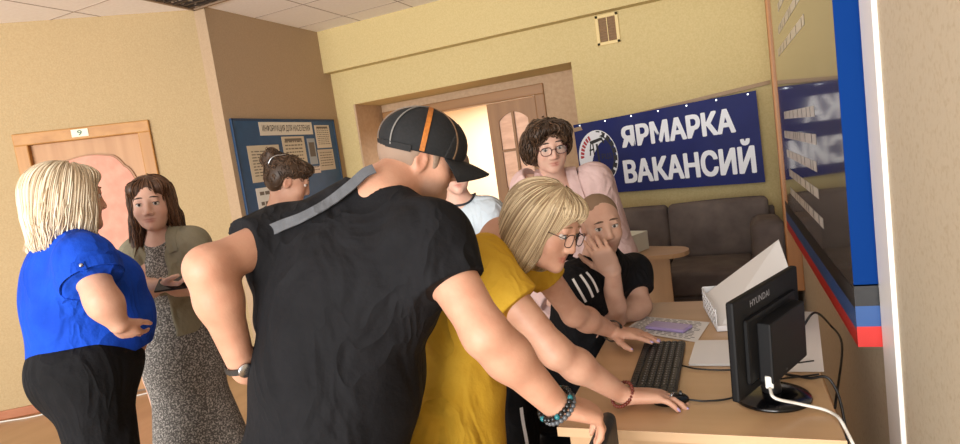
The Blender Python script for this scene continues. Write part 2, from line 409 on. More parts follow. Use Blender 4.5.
# recessed ceiling luminaire
cl = empty('ceiling_light', (-3.56, 3.55, ZC), 'dark louvred ceiling light recessed above the wall corner', 'ceiling light')
g = G(); x0, x1, y0, y1 = -3.88, -3.28, 3.255, 3.855
for lo, hi in (((x0, y0), (x1, y0+.025)), ((x0, y1-.025), (x1, y1)), ((x0, y0), (x0+.025, y1)), ((x1-.025, y0), (x1, y1))): g.box((*lo, ZC-.02), (*hi, ZC+.001), bev=.003)
g.build('frame', mat('tan_metal_frame', '#8c7560', .5), cl)
G().box((x0+.02, y0+.02, ZC-.004), (x1-.02, y1-.02, ZC-.001)).build('reflector', mat('dark_reflector', '#2c2320', .4, '#cfc6bc', scale=26, contrast=(.52, .6)), cl)
for i in range(1, 8):
    G().box((x0+.025, y0+.6*i/8-.003, ZC-.018), (x1-.025, y0+.6*i/8+.003, ZC-.004)).build('louvre', mat('louvre_metal', '#53463d', .3, metal=.6), cl)
# air vent under the beam
vt = empty('air_vent', (-0.8747, 5.46, 2.367), 'cream framed rectangular air vent under the ceiling beam', 'air vent')
vx0, vx1, vz0, vz1 = -.965, -.765, 2.345, 2.605
g = G()
for lo, hi in (((vx0, vz0), (vx1, vz0+.028)), ((vx0, vz1-.028), (vx1, vz1)), ((vx0, vz0), (vx0+.028, vz1)), ((vx1-.028, vz0), (vx1, vz1))): g.box((lo[0], 5.445, lo[1]), (hi[0], 5.461, hi[1]), bev=.004)
g.build('frame', mat('cream_vent_frame', '#e2c98c', .5), vt)
G().box((vx0+.02, 5.458, vz0+.02), (vx1-.02, 5.4605, vz1-.02)).build('mesh_backing', mat('brown_vent_mesh', '#7a5c3c', .7, '#8c6c48', scale=60), vt)
for i in range(9):
    z = vz0+.035+i*.0237; G().box((vx0+.025, 5.45, z), (vx1-.025, 5.459, z+.008), bev=.001).build('slat', mat('brown_vent_slat', '#876744', .6), vt)
G().box(((vx0+vx1)/2-.003, 5.448, vz0+.02), ((vx0+vx1)/2+.003, 5.46, vz1-.02)).build('centre_bar', MATS['cream_vent_frame'], vt)

# ------------------------------------------------------------------ notice board on the pier
PXF = -3.785
nb = empty('notice_board', (PXF, 4.63, 1.0), 'blue notice board on the tan wall behind the bun-haired woman', 'notice board')
G().box((PXF+.001, 3.93, .98), (PXF+.018, 5.345, 2.125), bev=.003).build('board', mat('blue_board', '#1f4a72', .5, '#234f78', scale=12), nb)
g = G()
for lo, hi in (((3.92, 2.115), (5.355, 2.135)), ((3.92, .97), (5.355, .99)), ((3.92, .97), (3.94, 2.135)), ((5.335, .97), (5.355, 2.135))): g.box((PXF, *lo), (PXF+.024, *hi), bev=.003)
g.build('frame', mat('dark_blue_frame', '#183a5c', .5), nb)
def pocket(name, y0, y1, z0, z1, label, rows=8, title=False, paper='#cbbfa8', cat='notice', seed=0, header=None, photo=False):
    r = random.Random(seed); e = empty(name, (PXF+.019, (y0+y1)/2, z0), label, cat, 'papers on the blue notice board')
    G().box((PXF+.0185, y0, z0), (PXF+.021, y1, z1), bev=.0008).build('sheet', mat('paper_'+paper[1:], paper, .75), e)
    g = G(); w = y1-y0; h = z1-z0
    fm = lambda u, v: Vector((PXF+.0216, y0+w*u, z0+h*v))
    if header: text_on(g, header, fm, .05, .95, .2, .8, .012)
    elif photo: g.add([fm(.15, .3), fm(.85, .3), fm(.85, .85), fm(.15, .85)], [(0, 1, 2, 3)])
    else:
        if title: g.add([fm(.12, .86), fm(.88, .86), fm(.88, .94), fm(.12, .94)], [(0, 1, 2, 3)])
        for i in range(rows):
            v = .82-.74*i/rows; u = .1
            while u < .86:
                l = r.uniform(.05, .16); g.add([fm(u, v), fm(min(u+l, .9), v), fm(min(u+l, .9), v+.26/rows), fm(u, v+.26/rows)], [(0, 1, 2, 3)]); u += l+.03
    g.build('print', mat('faded_ink', '#6f665c', .8) if not header else mat('header_ink', '#4c4640', .8), e)
    return e
pocket('header_strip', 4.235, 4.975, 1.985, 2.105, 'long white header strip with dark capitals at the top of the blue board', header='ИНФОРМАЦИЯ ДЛЯ НАСЕЛЕНИЯ', paper='#d8d2c4', cat='sign')
pocket('pinned_notice', 4.045, 4.445, 1.58, 1.90, 'large cream printed sheet on the left of the blue board', 9, seed=1)
pocket('pinned_notice', 4.50, 4.82, 1.66, 1.97, 'cream printed sheet in the middle of the blue board, under the header strip', 7, True, seed=2)
pocket('pinned_notice', 5.01, 5.25, 1.845, 2.075, 'sheet with a dark heading at the upper right of the blue board', 9, True, '#d2c8b4', seed=3)
pocket('pinned_notice', 5.0, 5.255, 1.62, 1.83, 'sheet at the lower right of the blue board, under the one with the dark heading', 6, False, '#c4b8a4', seed=4)
pocket('pinned_photo_sheet', 4.86, 4.98, 1.69, 1.945, 'narrow grey sheet with a dark picture between two larger sheets', paper='#9fa6ac', seed=5, photo=True)
pocket('pinned_notice', 4.06, 4.46, 1.17, 1.53, 'white sheet low on the blue board, under the large cream sheet', 3, paper='#dcdcd8', seed=6)
pocket('pinned_note', 4.88, 5.0, 1.60, 1.67, 'small pale note below the narrow grey sheet on the board', 2, paper='#d9c9bc', seed=7)

# ------------------------------------------------------------------ banner
BTL, BTR, BBR, BBL = Vector((-1.26, 5.435, 1.70)), Vector((.245, 5.25, 1.745)), Vector((.255, 5.25, 1.02)), Vector((-1.25, 5.435, 1.06))
def bmap(u, v, o=0.0):
    p = (BBL*(1-u)+BBR*u)*(1-v)+(BTL*(1-u)+BTR*u)*v
    nrm = Vector((-.12, -.993, 0)); return p+nrm*(o+.006*math.sin(u*9+v*2)+.004*math.sin(u*23-v*5))
bn = empty('banner', (-.5, 5.35, 1.02), 'wide blue job fair banner with white lettering above the sofa', 'banner')
g = G(); nu, nv = 60, 16; vs = []
for o in (0, -.004):
    for j in range(nv+1):
        for i in range(nu+1): vs.append(bmap(i/nu, j/nv, o))
k = (nu+1)*(nv+1); fs = []
for j in range(nv):
    for i in range(nu):
        q = [j*(nu+1)+i, j*(nu+1)+i+1, (j+1)*(nu+1)+i+1, (j+1)*(nu+1)+i]; fs += [q, [a+k for a in q[::-1]]]
per = [i for i in range(nu+1)]+[j*(nu+1)+nu for j in range(1, nv+1)]+[nv*(nu+1)+i for i in range(nu-1, -1, -1)]+[j*(nu+1) for j in range(nv-1, 0, -1)]
fs += [[per[i], per[i]+k, per[(i+1) % len(per)]+k, per[(i+1) % len(per)]] for i in range(len(per))]
g.add(vs, fs); g.build('banner_cloth', mat('blue_banner_vinyl', '#0a1659', .55, '#0c1a62', scale=6, spec=.25), bn, smooth=False)
M_blet = mat('white_banner_print', '#e8ecf4', .5)
g = G()
for k_, (du, dv_) in enumerate([(0, 0), (.006, 0), (-.006, 0), (0, .011), (0, -.011), (.005, .009), (-.005, .009), (.005, -.009), (-.005, -.009)]):
    fb = lambda u, v: bmap(u+du, v+dv_, .0012+.0001*k_)
    text_on(g, 'ЯРМАРКА', fb, .28, .88, .595, .85); text_on(g, 'ВАКАНСИЙ', fb, .27, .96, .12, .49)
g.build('lettering', M_blet, bn)
ex, ey = .125, .50; er = (.118, .375)
em = lambda a, r, o=.0015: bmap(ex+er[0]*r*math.cos(a), ey+er[1]*r*math.sin(a), o)
g = G(); N = 48; g.add([em(2*math.pi*i/N, 1) for i in range(N)], [list(range(N))]); eb = g.build('emblem', M_blet, bn)
g = G()
for i in range(34):                                  # dark gear on the right half
    a0 = -math.pi*.58+i*math.pi*1.1/34; a1 = a0+math.pi*1.1/34; ro = 1.0 if i % 3 else .86
    g.add([em(a0, .78, .003), em(a1, .78, .003), em(a1, ro*.97, .003), em(a0, ro*.97, .003)], [(0, 1, 2, 3)])
pm = lambda x, y: bmap(ex+er[0]*x, ey+er[1]*y, .003)
def pol(pts): g.add([pm(*p) for p in pts], [list(range(len(pts)))])
pol([(.02, -.55), (.12, -.55), (.06, .5), (-.04, .5)]); pol([(-.35, .62), (.3, .72), (.34, .62), (-.3, .5)]); pol([(.3, .72), (.42, .5), (.36, .48), (.26, .62)])
pol([(-.42, .1), (-.36, .1), (-.28, .52), (-.34, .52)]); pol([(-.2, .1), (-.14, .1), (-.16, .52), (-.22, .52)]); pol([(-.4, .26), (-.15, .3), (-.15, .36), (-.4, .32)])
pol([(.1, -.35), (.5, -.62), (.46, -.68), (.08, -.42)])
text_on(g, 'РЦЗ', lambda u, v: pm(.2+u*.5, -.12+v*.24), 0, 1, 0, 1, .01)
g.build('emblem_print', mat('black_banner_print', '#16181c', .6), eb)
g = G()
for i in range(9):
    a = math.pi*(.62+.055*i); g.add([em(a, .72, .003), em(a+.12, .72, .003), em(a+.12, .9, .003), em(a, .9, .003)], [(0, 1, 2, 3)])
g.build('emblem_lettering', mat('red_banner_print', '#b0303a', .6), eb)
for i in range(7): 
    c = bmap(.04+.92*i/6, .975, .003); G().lathe([(.003, 0), (.007, 0), (.007, .003), (.003, .003)], c, 10, Matrix.Rotation(math.pi/2, 3, 'X')).build('eyelet', mat('steel', '#9aa0a6', .3, metal=1), bn)
setp(G().prism([(-1.294, 5.42, 1.669), (0.3616, 5.42, 1.815), (0.3591, 5.42, 1.784), (-1.298, 5.42, 1.633)], (0, .038, 0)).build('wall_rail', wood('rail_wood', '#8a6a42', '#9b7a50', 0)), 'thin wooden rail on the wall behind the top of the blue banner', 'rail')

# ------------------------------------------------------------------ sofa
M_sofa = mat('brown_grey_velvet', '#5a504d', .9, '#70655f', scale=7, bump=.12, bscale=30, contrast=(.35, .7))
sf = empty('sofa', (-.55, 4.85, 0), 'dark brown-grey velvet sofa along the wall under the banner', 'sofa')
def cushion(name, lo, hi, bev, tilt=0, piv=None, puff=.012):
    bm = bmesh.new(); lo = Vector(lo); hi = Vector(hi); c = (lo+hi)/2; h = (hi-lo)/2
    bmesh.ops.create_cube(bm, size=1, matrix=Matrix.Translation(c) @ Matrix.Diagonal(list(hi-lo)+[1]))
    bmesh.ops.bevel(bm, geom=bm.edges[:], offset=bev, segments=4, profile=.5, affect='EDGES')
    bmesh.ops.subdivide_edges(bm, edges=[e for e in bm.edges if e.calc_length() > .12], cuts=5, use_grid_fill=True)
    for v in bm.verts:
        n = [(v.co[a]-c[a])/h[a] for a in range(3)]
        for ax in range(3):
            o = [n[a] for a in range(3) if a != ax]
            if abs(n[ax]) > .97: v.co[ax] += math.copysign(puff*(1-o[0]**2)*(1-o[1]**2), n[ax])
    if tilt: bm.transform(Matrix.Translation(piv) @ Matrix.Rotation(tilt, 4, 'X') @ Matrix.Translation(-Vector(piv)))
    return G().bm(bm).build(name, M_sofa, sf, smooth=True)
for x0, x1 in ((-1.31, -.495), (-.485, .25)): cushion('back_cushion', (x0, 5.0, .49), (x1, 5.17, .93), .035, -.06, (0, 5.1, .5))
for x0, x1 in ((-1.31, -.495), (-.485, .105)): cushion('seat_cushion', (x0, 4.42, .33), (x1, 5.02, .51), .03)
cushion('base', (-1.31, 4.46, .06), (.105, 5.18, .325), .015, puff=0)
cushion('arm', (.11, 4.46, .06), (.325, 5.0, .80), .06, -.05, (0, 5.0, .3)); cushion('arm', (-1.56, 4.46, .06), (-1.32, 5.0, .80), .06)
cushion('backrest', (-1.4, 5.18, .06), (.3, 5.235, .84), .02, puff=0)
for x in (-1.45, .2):
    for y in (4.55, 5.15): G().box((x-.03, y-.03, 0), (x+.03, y+.03, .07)).build('foot', M_black, sf)

# ------------------------------------------------------------------ side table and paper box behind the seated man
st = empty('side_table', (-.7, 4.25, 0), 'light oak side table with rounded end in front of the sofa', 'table')
pts = [(-1.25, 3.90, .72), (-.62, 3.92, .72)]+[(-.42+.135*math.sin(a)+.0, 4.07-.15*math.cos(a), .72) for a in [math.pi*i/10 for i in range(11)]]+[(-.62, 4.30, .72), (-.72, 4.38, .72), (-1.25, 4.39, .72)]
G().prism(pts, (0, 0, .028)).build('table_top', W_desk, st)
G().box((-.60, 4.02, 0), (-.41, 4.045, .72), bev=.002).build('end_panel', W_deskV, st)
G().box((-1.2, 4.02, 0), (-.60, 4.045, .72), bev=.002).build('front_panel', W_deskV, st)
G().box((-1.22, 4.0, 0), (-1.195, 4.36, .72), bev=.002).build('side_panel', W_deskV, st)
pb = empty('paper_box', (-.62, 4.1, .748), 'white paper box standing on the oak side table', 'box')
Mb = Matrix.Translation((-.70, 4.12, .749)) @ Matrix.Rotation(math.radians(-24), 4, 'Z')
G().box((-.12, -.1, 0), (.11, .12, .125), bev=.003, M=Mb).build('box_body', mat('white_card', '#dfe3da', .6), pb)
g = G()
for i in range(4): g.box((-.09, -.1012, .02+.022*i), (.02+.02*(i % 2), -.1002, .03+.022*i), M=Mb)
g.build('green_print', mat('pale_green_print', '#a9c4a4', .7), pb)

# ------------------------------------------------------------------ desk
dk = empty('desk', (-.15, 2.17, 0), 'light oak laminate desk with computer, pushed to the right wall', 'desk')
G().box((-.505, 1.535, .722), (.197, 2.80, .748), bev=.002).build('desk_top', W_desk, dk)
G().box((-.506, 1.531, .722), (.198, 1.537, .749), bev=.001).build('edge_band', W_edge, dk)
G().box((-.48, 1.56, 0), (.18, 1.58, .722), bev=.001).build('front_panel', W_deskV, dk)
G().box((-.48, 2.75, 0), (.18, 2.77, .722), bev=.001).build('end_panel', W_deskV, dk)
G().box((.155, 1.58, .12), (.18, 2.75, .722), bev=.001).build('back_panel', W_deskV, dk)
G().box((.02, 1.553, .655), (.09, 1.5605, .70), bev=.001).build('cable_slot', M_black, dk)
# ------------------------------------------------------------------ information board on the right wall
ib = empty('information_board', (.35, 3.3, .8), 'tall glossy blue information board on the right wall', 'board')
M_gl = mat('glossy_board_face', '#4d4844', .10, spec=.8, coat=.5)
G().box((.320, 2.09, .78), (.3945, 4.40, 3.02)).build('panel', M_gl, ib)
Bf = lambda y, z: Vector((.3192, y, z))
def strip(name, quad, m): G().add([Bf(*q) for q in quad], [(0, 1, 2, 3)]).build(name, m, ib)
M_bb = mat('blue_board_print', '#043274', .8, spec=.1); M_br = mat('red_board_print', '#c22019', .4); M_bk = mat('black_board_print', '#101114', .4); M_bs = mat('steel_blue_board_print', '#1f4c88', .4)
strip('red_edge', [(2.09, .78), (4.40, .78), (4.40, .835), (2.09, .835)], M_br)
strip('blue_edge', [(2.09, .835), (4.40, .835), (4.40, .90), (2.09, .90)], M_bs)
strip('black_edge', [(2.09, .90), (4.40, .90), (4.40, .965), (2.09, .965)], M_bk)
g = G(); r_ = random.Random(3)
for z in [1.06, 1.17, 1.28, 1.39, 1.50, 1.86, 1.97, 2.08, 2.19, 2.30, 2.41, 2.52, 2.63, 2.74]:
    y = 2.62+.12*r_.random(); ye_ = 3.75+.35*r_.random()
    while y < ye_:
        l = .05+.16*r_.random(); g.add([Bf(y, z), Bf(min(y+l, ye_), z), Bf(min(y+l, ye_), z+.042), Bf(y, z+.042)], [(0, 1, 2, 3)]); y += l+.018
g.build('text_lines', mat('pale_board_print', '#d4cec6', .3), ib)
ye = 2.0885
def ends(name, z0, z1, m): G().box((.3195, ye-.0008, z0), (.3945, ye+.001, z1)).build(name, m, ib)
ends('red_end_band', .78, .845, M_br); ends('blue_end_band', .845, .91, M_bs); ends('black_end_band', .91, .975, M_bk)
ends('blue_end_panel', .975, 3.02, M_bb); ends('white_end_line', .973, .978, M_white)
# small papers at the end of the right wall
for i, (z0, lab) in enumerate([(2.05, 'topmost small grey paper on the right wall beside the wooden strip'), (1.62, 'middle small grey paper on the right wall beside the wooden strip'), (1.2, 'lowest small grey paper on the right wall beside the wooden strip')]):
    e = empty('wall_paper_sheet', (.394, 5.04, z0), lab, 'paper', 'papers on the far right wall')
    G().box((.3925, 4.92, z0), (.3948, 5.16, z0+.34)).build('sheet', mat('grey_paper', '#a39a8c', .7), e)
    g = G()
    for k in range(6): g.box((.3918, 4.95, z0+.04+.048*k), (.3926, 5.12, z0+.055+.048*k))
    g.build('print', mat('grey_print', '#6d665e', .8), e)


# ================================================================== PEOPLE
RIGHT = Vector((.9205, .3907, 0)); AWAY = Vector((-.3907, .9205, 0)); UP = Vector((0, 0, 1))
def frame(fwd, up=UP):
    f = Vector(fwd).normalized(); l = Vector(up).cross(f).normalized(); u = f.cross(l)   # l = the person's left... y forward, z up
    return np.array([list(-l), list(f), list(u)], np.float32).T      # columns: person's right, forward, up
def skin_mat(name, base, deep, lip, stub=None):
    if name in MATS: return MATS[name]
    m = mat(name, base, .5, sss=.08, spec=.35); nt = m.node_tree; N = nt.nodes; L = nt.links; b = N['Principled BSDF']
    def att(n):
        a = N.new('ShaderNodeAttribute'); a.attribute_name = n; return a.outputs['Fac']
    def mix(fac, c1, c2):
        x = N.new('ShaderNodeMix'); x.data_type = 'RGBA'; L.new(fac, x.inputs[0])
        for s, c in ((6, c1), (7, c2)):
            if isinstance(c, str): x.inputs[s].default_value = lin(c)
            else: L.new(c, x.inputs[s])
        return x.outputs[2]
    tc = N.new('ShaderNodeTexCoord'); no = N.new('ShaderNodeTexNoise'); no.inputs['Scale'].default_value = 22; no.inputs['Detail'].default_value = 4
    L.new(tc.outputs['Object'], no.inputs['Vector'])
    mr = N.new('ShaderNodeMapRange'); mr.inputs[1].default_value = .35; mr.inputs[2].default_value = .75; mr.inputs[4].default_value = .55; L.new(no.outputs['Fac'], mr.inputs[0])
    c = mix(mr.outputs[0], base, deep); c = mix(att('blush'), c, deep); c = mix(att('stubble'), c, stub or deep); c = mix(att('lip'), c, lip)
    L.new(c, b.inputs['Base Color'])
    bp = N.new('ShaderNodeBump'); bp.inputs['Strength'].default_value = .12; bp.inputs['Distance'].default_value = .004
    n2 = N.new('ShaderNodeTexNoise'); n2.inputs['Scale'].default_value = 160; L.new(tc.outputs['Object'], n2.inputs['Vector']); L.new(n2.outputs['Fac'], bp.inputs['Height']); L.new(bp.outputs[0], b.inputs['Normal'])
    return m
def hair_mat(name, dark, light, rough=.45):
    if name in MATS: return MATS[name]
    m = mat(name, dark, rough, spec=.4); nt = m.node_tree; N = nt.nodes; L = nt.links; b = N['Principled BSDF']
    a = N.new('ShaderNodeAttribute'); a.attribute_name = 'sv'; x = N.new('ShaderNodeMix'); x.data_type = 'RGBA'
    L.new(a.outputs['Fac'], x.inputs[0]); x.inputs[6].default_value = lin(dark); x.inputs[7].default_value = lin(light); L.new(x.outputs[2], b.inputs['Base Color'])
    return m
def fattr(o, name, vals):
    a = o.data.attributes.new(name, 'FLOAT', 'POINT'); a.data.foreach_set('value', np.asarray(vals, np.float32))

class Head:
    """c = point between the ears at eye level; s = scale"""
    def __init__(h, c, fwd, up=UP, s=1.0, w=1.0, jaw=1.0, nose=1.0, male=False, ears=True):
        h.c = A(c); h.R = frame(fwd, up); h.s = s; h.male = male; h.w = w; h.jaw = jaw; h.nose = nose; h.ears = ears
    def P(h, x, y, z): return h.c+h.R@(A((x*h.w, y, z))*h.s)
    def V(h, x, y, z):
        v = h.R@A((x, y, z)); return v
    def prims(h):
        s = h.s; R = h.R; w = h.w
        E = lambda c, r, k=.02, **kw: ell(h.P(*c), A((r[0]*w, r[1], r[2]))*s, R, k*s, 'head', **kw)
        C = lambda a, b, ra, rb, k=.012, **kw: cap(h.P(*a), h.P(*b), ra*s, rb*s, k*s, 'head', **kw)
        j = h.jaw; n = h.nose
        L = [E((0, -.015, .035), (.075, .095, .078)), E((0, .028, -.012), (.065, .062, .088), .03),
             E((0, .036, -.070), (.052*j, .050, .046), .03), E((0, .074, -.098), (.022*j, .018, .017), .02),
             E((.040, .058, -.034), (.024, .024, .026), .02), E((-.040, .058, -.034), (.024, .024, .026), .02),
             C((-.034, .080, .026), (.034, .080, .026), .010, .010, .014), 
             E((.032, .100, .002), (.019, .016, .011), .012, op='sub'), E((-.032, .100, .002), (.019, .016, .011), .012, op='sub'),
             C((0, .088, .012), (0, .1035*n, -.033), .009, .0118, .014), E((.013, .096, -.038), (.009, .010, .008), .008), E((-.013, .096, -.038), (.009, .010, .008), .008),
             C((0, .0805, -.0635), (.023, .068, -.0645), .0068, .005, .010), C((0, .0805, -.0635), (-.023, .068, -.0645), .0068, .005, .010), C((0, .0795, -.0735), (.018, .070, -.071), .0078, .005, .008), C((0, .0795, -.0735), (-.018, .070, -.071), .0078, .005, .008),
             E((0, .092, -.0685), (.022, .008, .0011), .004, op='sub'),
             E((.032, .084, .013), (.017, .008, .006), .006), E((-.032, .084, .013), (.017, .008, .006), .006)]
        if h.ears:
            for sx in (1, -1):
                L += [E((sx*.076, -.008, -.010), (.011, .021, .033), .008), E((sx*.085, -.004, -.006), (.006, .011, .019), .006, op='sub')]
        return L
    def attrs(h, o, v):
        q = ((v-h.c)@h.R)/h.s; q = q/np.array([h.w, 1, 1])
        g = lambda c, r: np.clip(1.6-1.3*np.sqrt((((q-np.array(c))/np.array(r))**2).sum(1)), 0, 1)
        lip = np.maximum(g((0, .082, -.0635), (.027, .025, .0055)), g((0, .082, -.0735), (.022, .025, .0065)))
        fattr(o, 'lip', lip*(.45 if h.male else .75))
        bl = np.maximum.reduce([g((.045, .07, -.03), (.02, .03, .02))*.6, g((-.045, .07, -.03), (.02, .03, .02))*.6, g((0, .11, -.035), (.014, .02, .014))*.6, g((.085, -.008, -.01), (.012, .025, .035))*.8, g((-.085, -.008, -.01), (.012, .025, .035))*.8])
        fattr(o, 'blush', bl)
        st = np.clip((-.042-q[:, 2])/.02, 0, 1)*np.clip((q[:, 1]-.0)/.02, 0, 1)*np.clip((q[:, 2]+.16)/.03, 0, 1)*(.55 if h.male else 0)
        top = np.clip((q[:, 2]-.055-.35*q[:, 1])/.012, 0, 1)*0
        fattr(o, 'stubble', np.maximum(st, top))
    def eyes(h, body, iris='#4a3626', brow='#4a382c', brow_r=.0035, lid=True, look=(0, 0), lash='#2a1c16'):
        for sx in (1, -1):
            c = h.P(sx*.032/1, .0765, .002); g = G(); M = Matrix([list(r) for r in h.R.tolist()])
            s = h.s
            g.sphere(Vector(c), tuple(np.array((.0155, .0125, .0105))*s), M, 16, 10)
            g.cur = 1; lc = h.P(sx*.032+look[0]*.004, .0765+.0108, .002+look[1]*.003); g.sphere(Vector(lc), tuple(np.array((.0062, .003, .0062))*s), M, 12, 6)
            g.cur = 2; lc = h.P(sx*.032+look[0]*.0042, .0765+.0126, .002+look[1]*.0032); g.sphere(Vector(lc), tuple(np.array((.003, .0018, .003))*s), M, 8, 5)
            g.build('eye', None, body, True, mats=[mat('eye_white', '#d9d0c8', .25), mat('iris_'+iris[1:], iris, .25), mat('pupil', '#0a0808', .15)])
            pts = [h.P(sx*(.032+t*.0165), .0885-.006*t*t, .0095-.0062*t*t) for t in np.linspace(-1, 1, 9)]
            G().tube(pts, [.0006*s+.0014*s*(1-abs(t)**2) for t in np.linspace(-1, 1, 9)], 5).build('eyelashes', mat('lash_'+lash[1:], lash, .6), body, True)
            pts = [h.P(sx*(.032+t*.021), .0905-.009*max(t*1.0, 0)**2-.001*abs(t), .0275+.004*(1-t*t)-.002*t) for t in np.linspace(-1, 1, 9)]
            G().tube(pts, [brow_r*s*(1.0-.65*max(0, t)-.3*abs(t)) for t in np.linspace(-1, 1, 9)], 6).build('eyebrow', mat('brow_'+brow[1:], brow, .7), body, True)
    def glasses(h, body, m, rx=.0235, rz=.0185, r=.0014, temple=True):
        g = G(); s = h.s; zc = -.003; yc = .107
        for sx in (1, -1):
            pts = [h.P(sx*.034+rx*math.copysign(abs(math.cos(a))**.75, math.cos(a)), yc-.004*abs(math.cos(a)*sx+.2), zc+rz*math.copysign(abs(math.sin(a))**.8, math.sin(a))) for a in np.linspace(0, 2*math.pi, 28, endpoint=False)]
            g.tube(pts, r*s, 6, closed=True)
            if temple: g.tube([h.P(sx*(.034+rx), yc-.004, zc+.006), h.P(sx*.072, .075, .006), h.P(sx*.081, .0, .006), h.P(sx*.080, -.02, -.008)], r*s, 6)
        g.tube([h.P(-.011, yc, zc+.004), h.P(0, yc+.003, zc+.008), h.P(.011, yc, zc+.004)], r*s, 6)
        gl = g.build('glasses', m, body, True)
        for sx in (1, -1):
            g = G(); pts = [h.P(sx*.034+rx*.97*math.copysign(abs(math.cos(a))**.75, math.cos(a)), yc-.004*abs(math.cos(a)*sx+.2), zc+rz*.97*math.copysign(abs(math.sin(a))**.8, math.sin(a))) for a in np.linspace(0, 2*math.pi, 28, endpoint=False)]
            g.add(pts, [list(range(28))]); g.build('lens', mat('lens_glass', '#f4f4f4', .03, alpha=.1, spec=.6), gl)

def hand(w, d, n, side, curl=(.25, .3, .35, .4), spread=.09, s=1.0, thumb=(.6, .25), bend=(1, 1.1, .8), k=.007):
    """w wrist, d towards the knuckles, n out of the palm, side = +1 if the thumb lies towards d x n"""
    w = np.array(w, float); d = np.array(d, float); d /= np.linalg.norm(d); n = np.array(n, float); n -= d*(n@d); n /= np.linalg.norm(n); l = np.cross(d, n)*side
    L = []; tips = []
    kn = [(.090, .031), (.094, .010), (.089, -.011), (.081, -.030)]
    L.append(ell(w+d*.052*s-n*.002*s, A((.042, .050, .015))*s, np.array([l, d, n]).T, .02*s, 'hand'))
    for (a, b) in kn: L.append(cap(w+l*b*.55*s+d*.005*s, w+d*a*s+l*b*s, .0155*s, .0105*s, .012*s, 'hand'))
    ln = [.070, .078, .072, .056]
    for i in range(4):
        p = w+d*kn[i][0]*s+l*kn[i][1]*s; ang = 0.; sp = spread*(1.2-.8*i)
        for j, fr in enumerate((.46, .29, .25)):
            ang += curl[i]*bend[j]; dd = (d*math.cos(sp)+l*math.sin(sp))*math.cos(ang)+n*math.sin(ang)
            q = p+dd*ln[i]*fr*s; r0 = (.0092, .0084, .0077)[j]*s; r1 = (.0084, .0077, .0064)[j]*s
            if i == 3: r0 *= .88; r1 *= .88
            L.append(cap(p, q, r0, r1, .004*s, 'hand')); p = q
        tips.append((p, dd))
    p = w+l*.022*s+d*.018*s+n*.006*s; q = p+(d*math.cos(thumb[0])+l*math.sin(thumb[0])+n*.25)*.046*s
    L.append(cap(p, q, .0165*s, .0125*s, .012*s, 'hand'))
    a2 = thumb[0]-thumb[1]
    for r0, r1, ll in ((.0112, .0098, .034), (.0098, .0078, .028)):
        dd = d*math.cos(a2)+l*math.sin(a2)+n*.25; q2 = q+dd/np.linalg.norm(dd)*ll*s; L.append(cap(q, q2, r0*s, r1*s, .005*s, 'hand')); q = q2; a2 -= thumb[1]
    tips.append((q, dd/np.linalg.norm(dd)))
    return L, tips, n

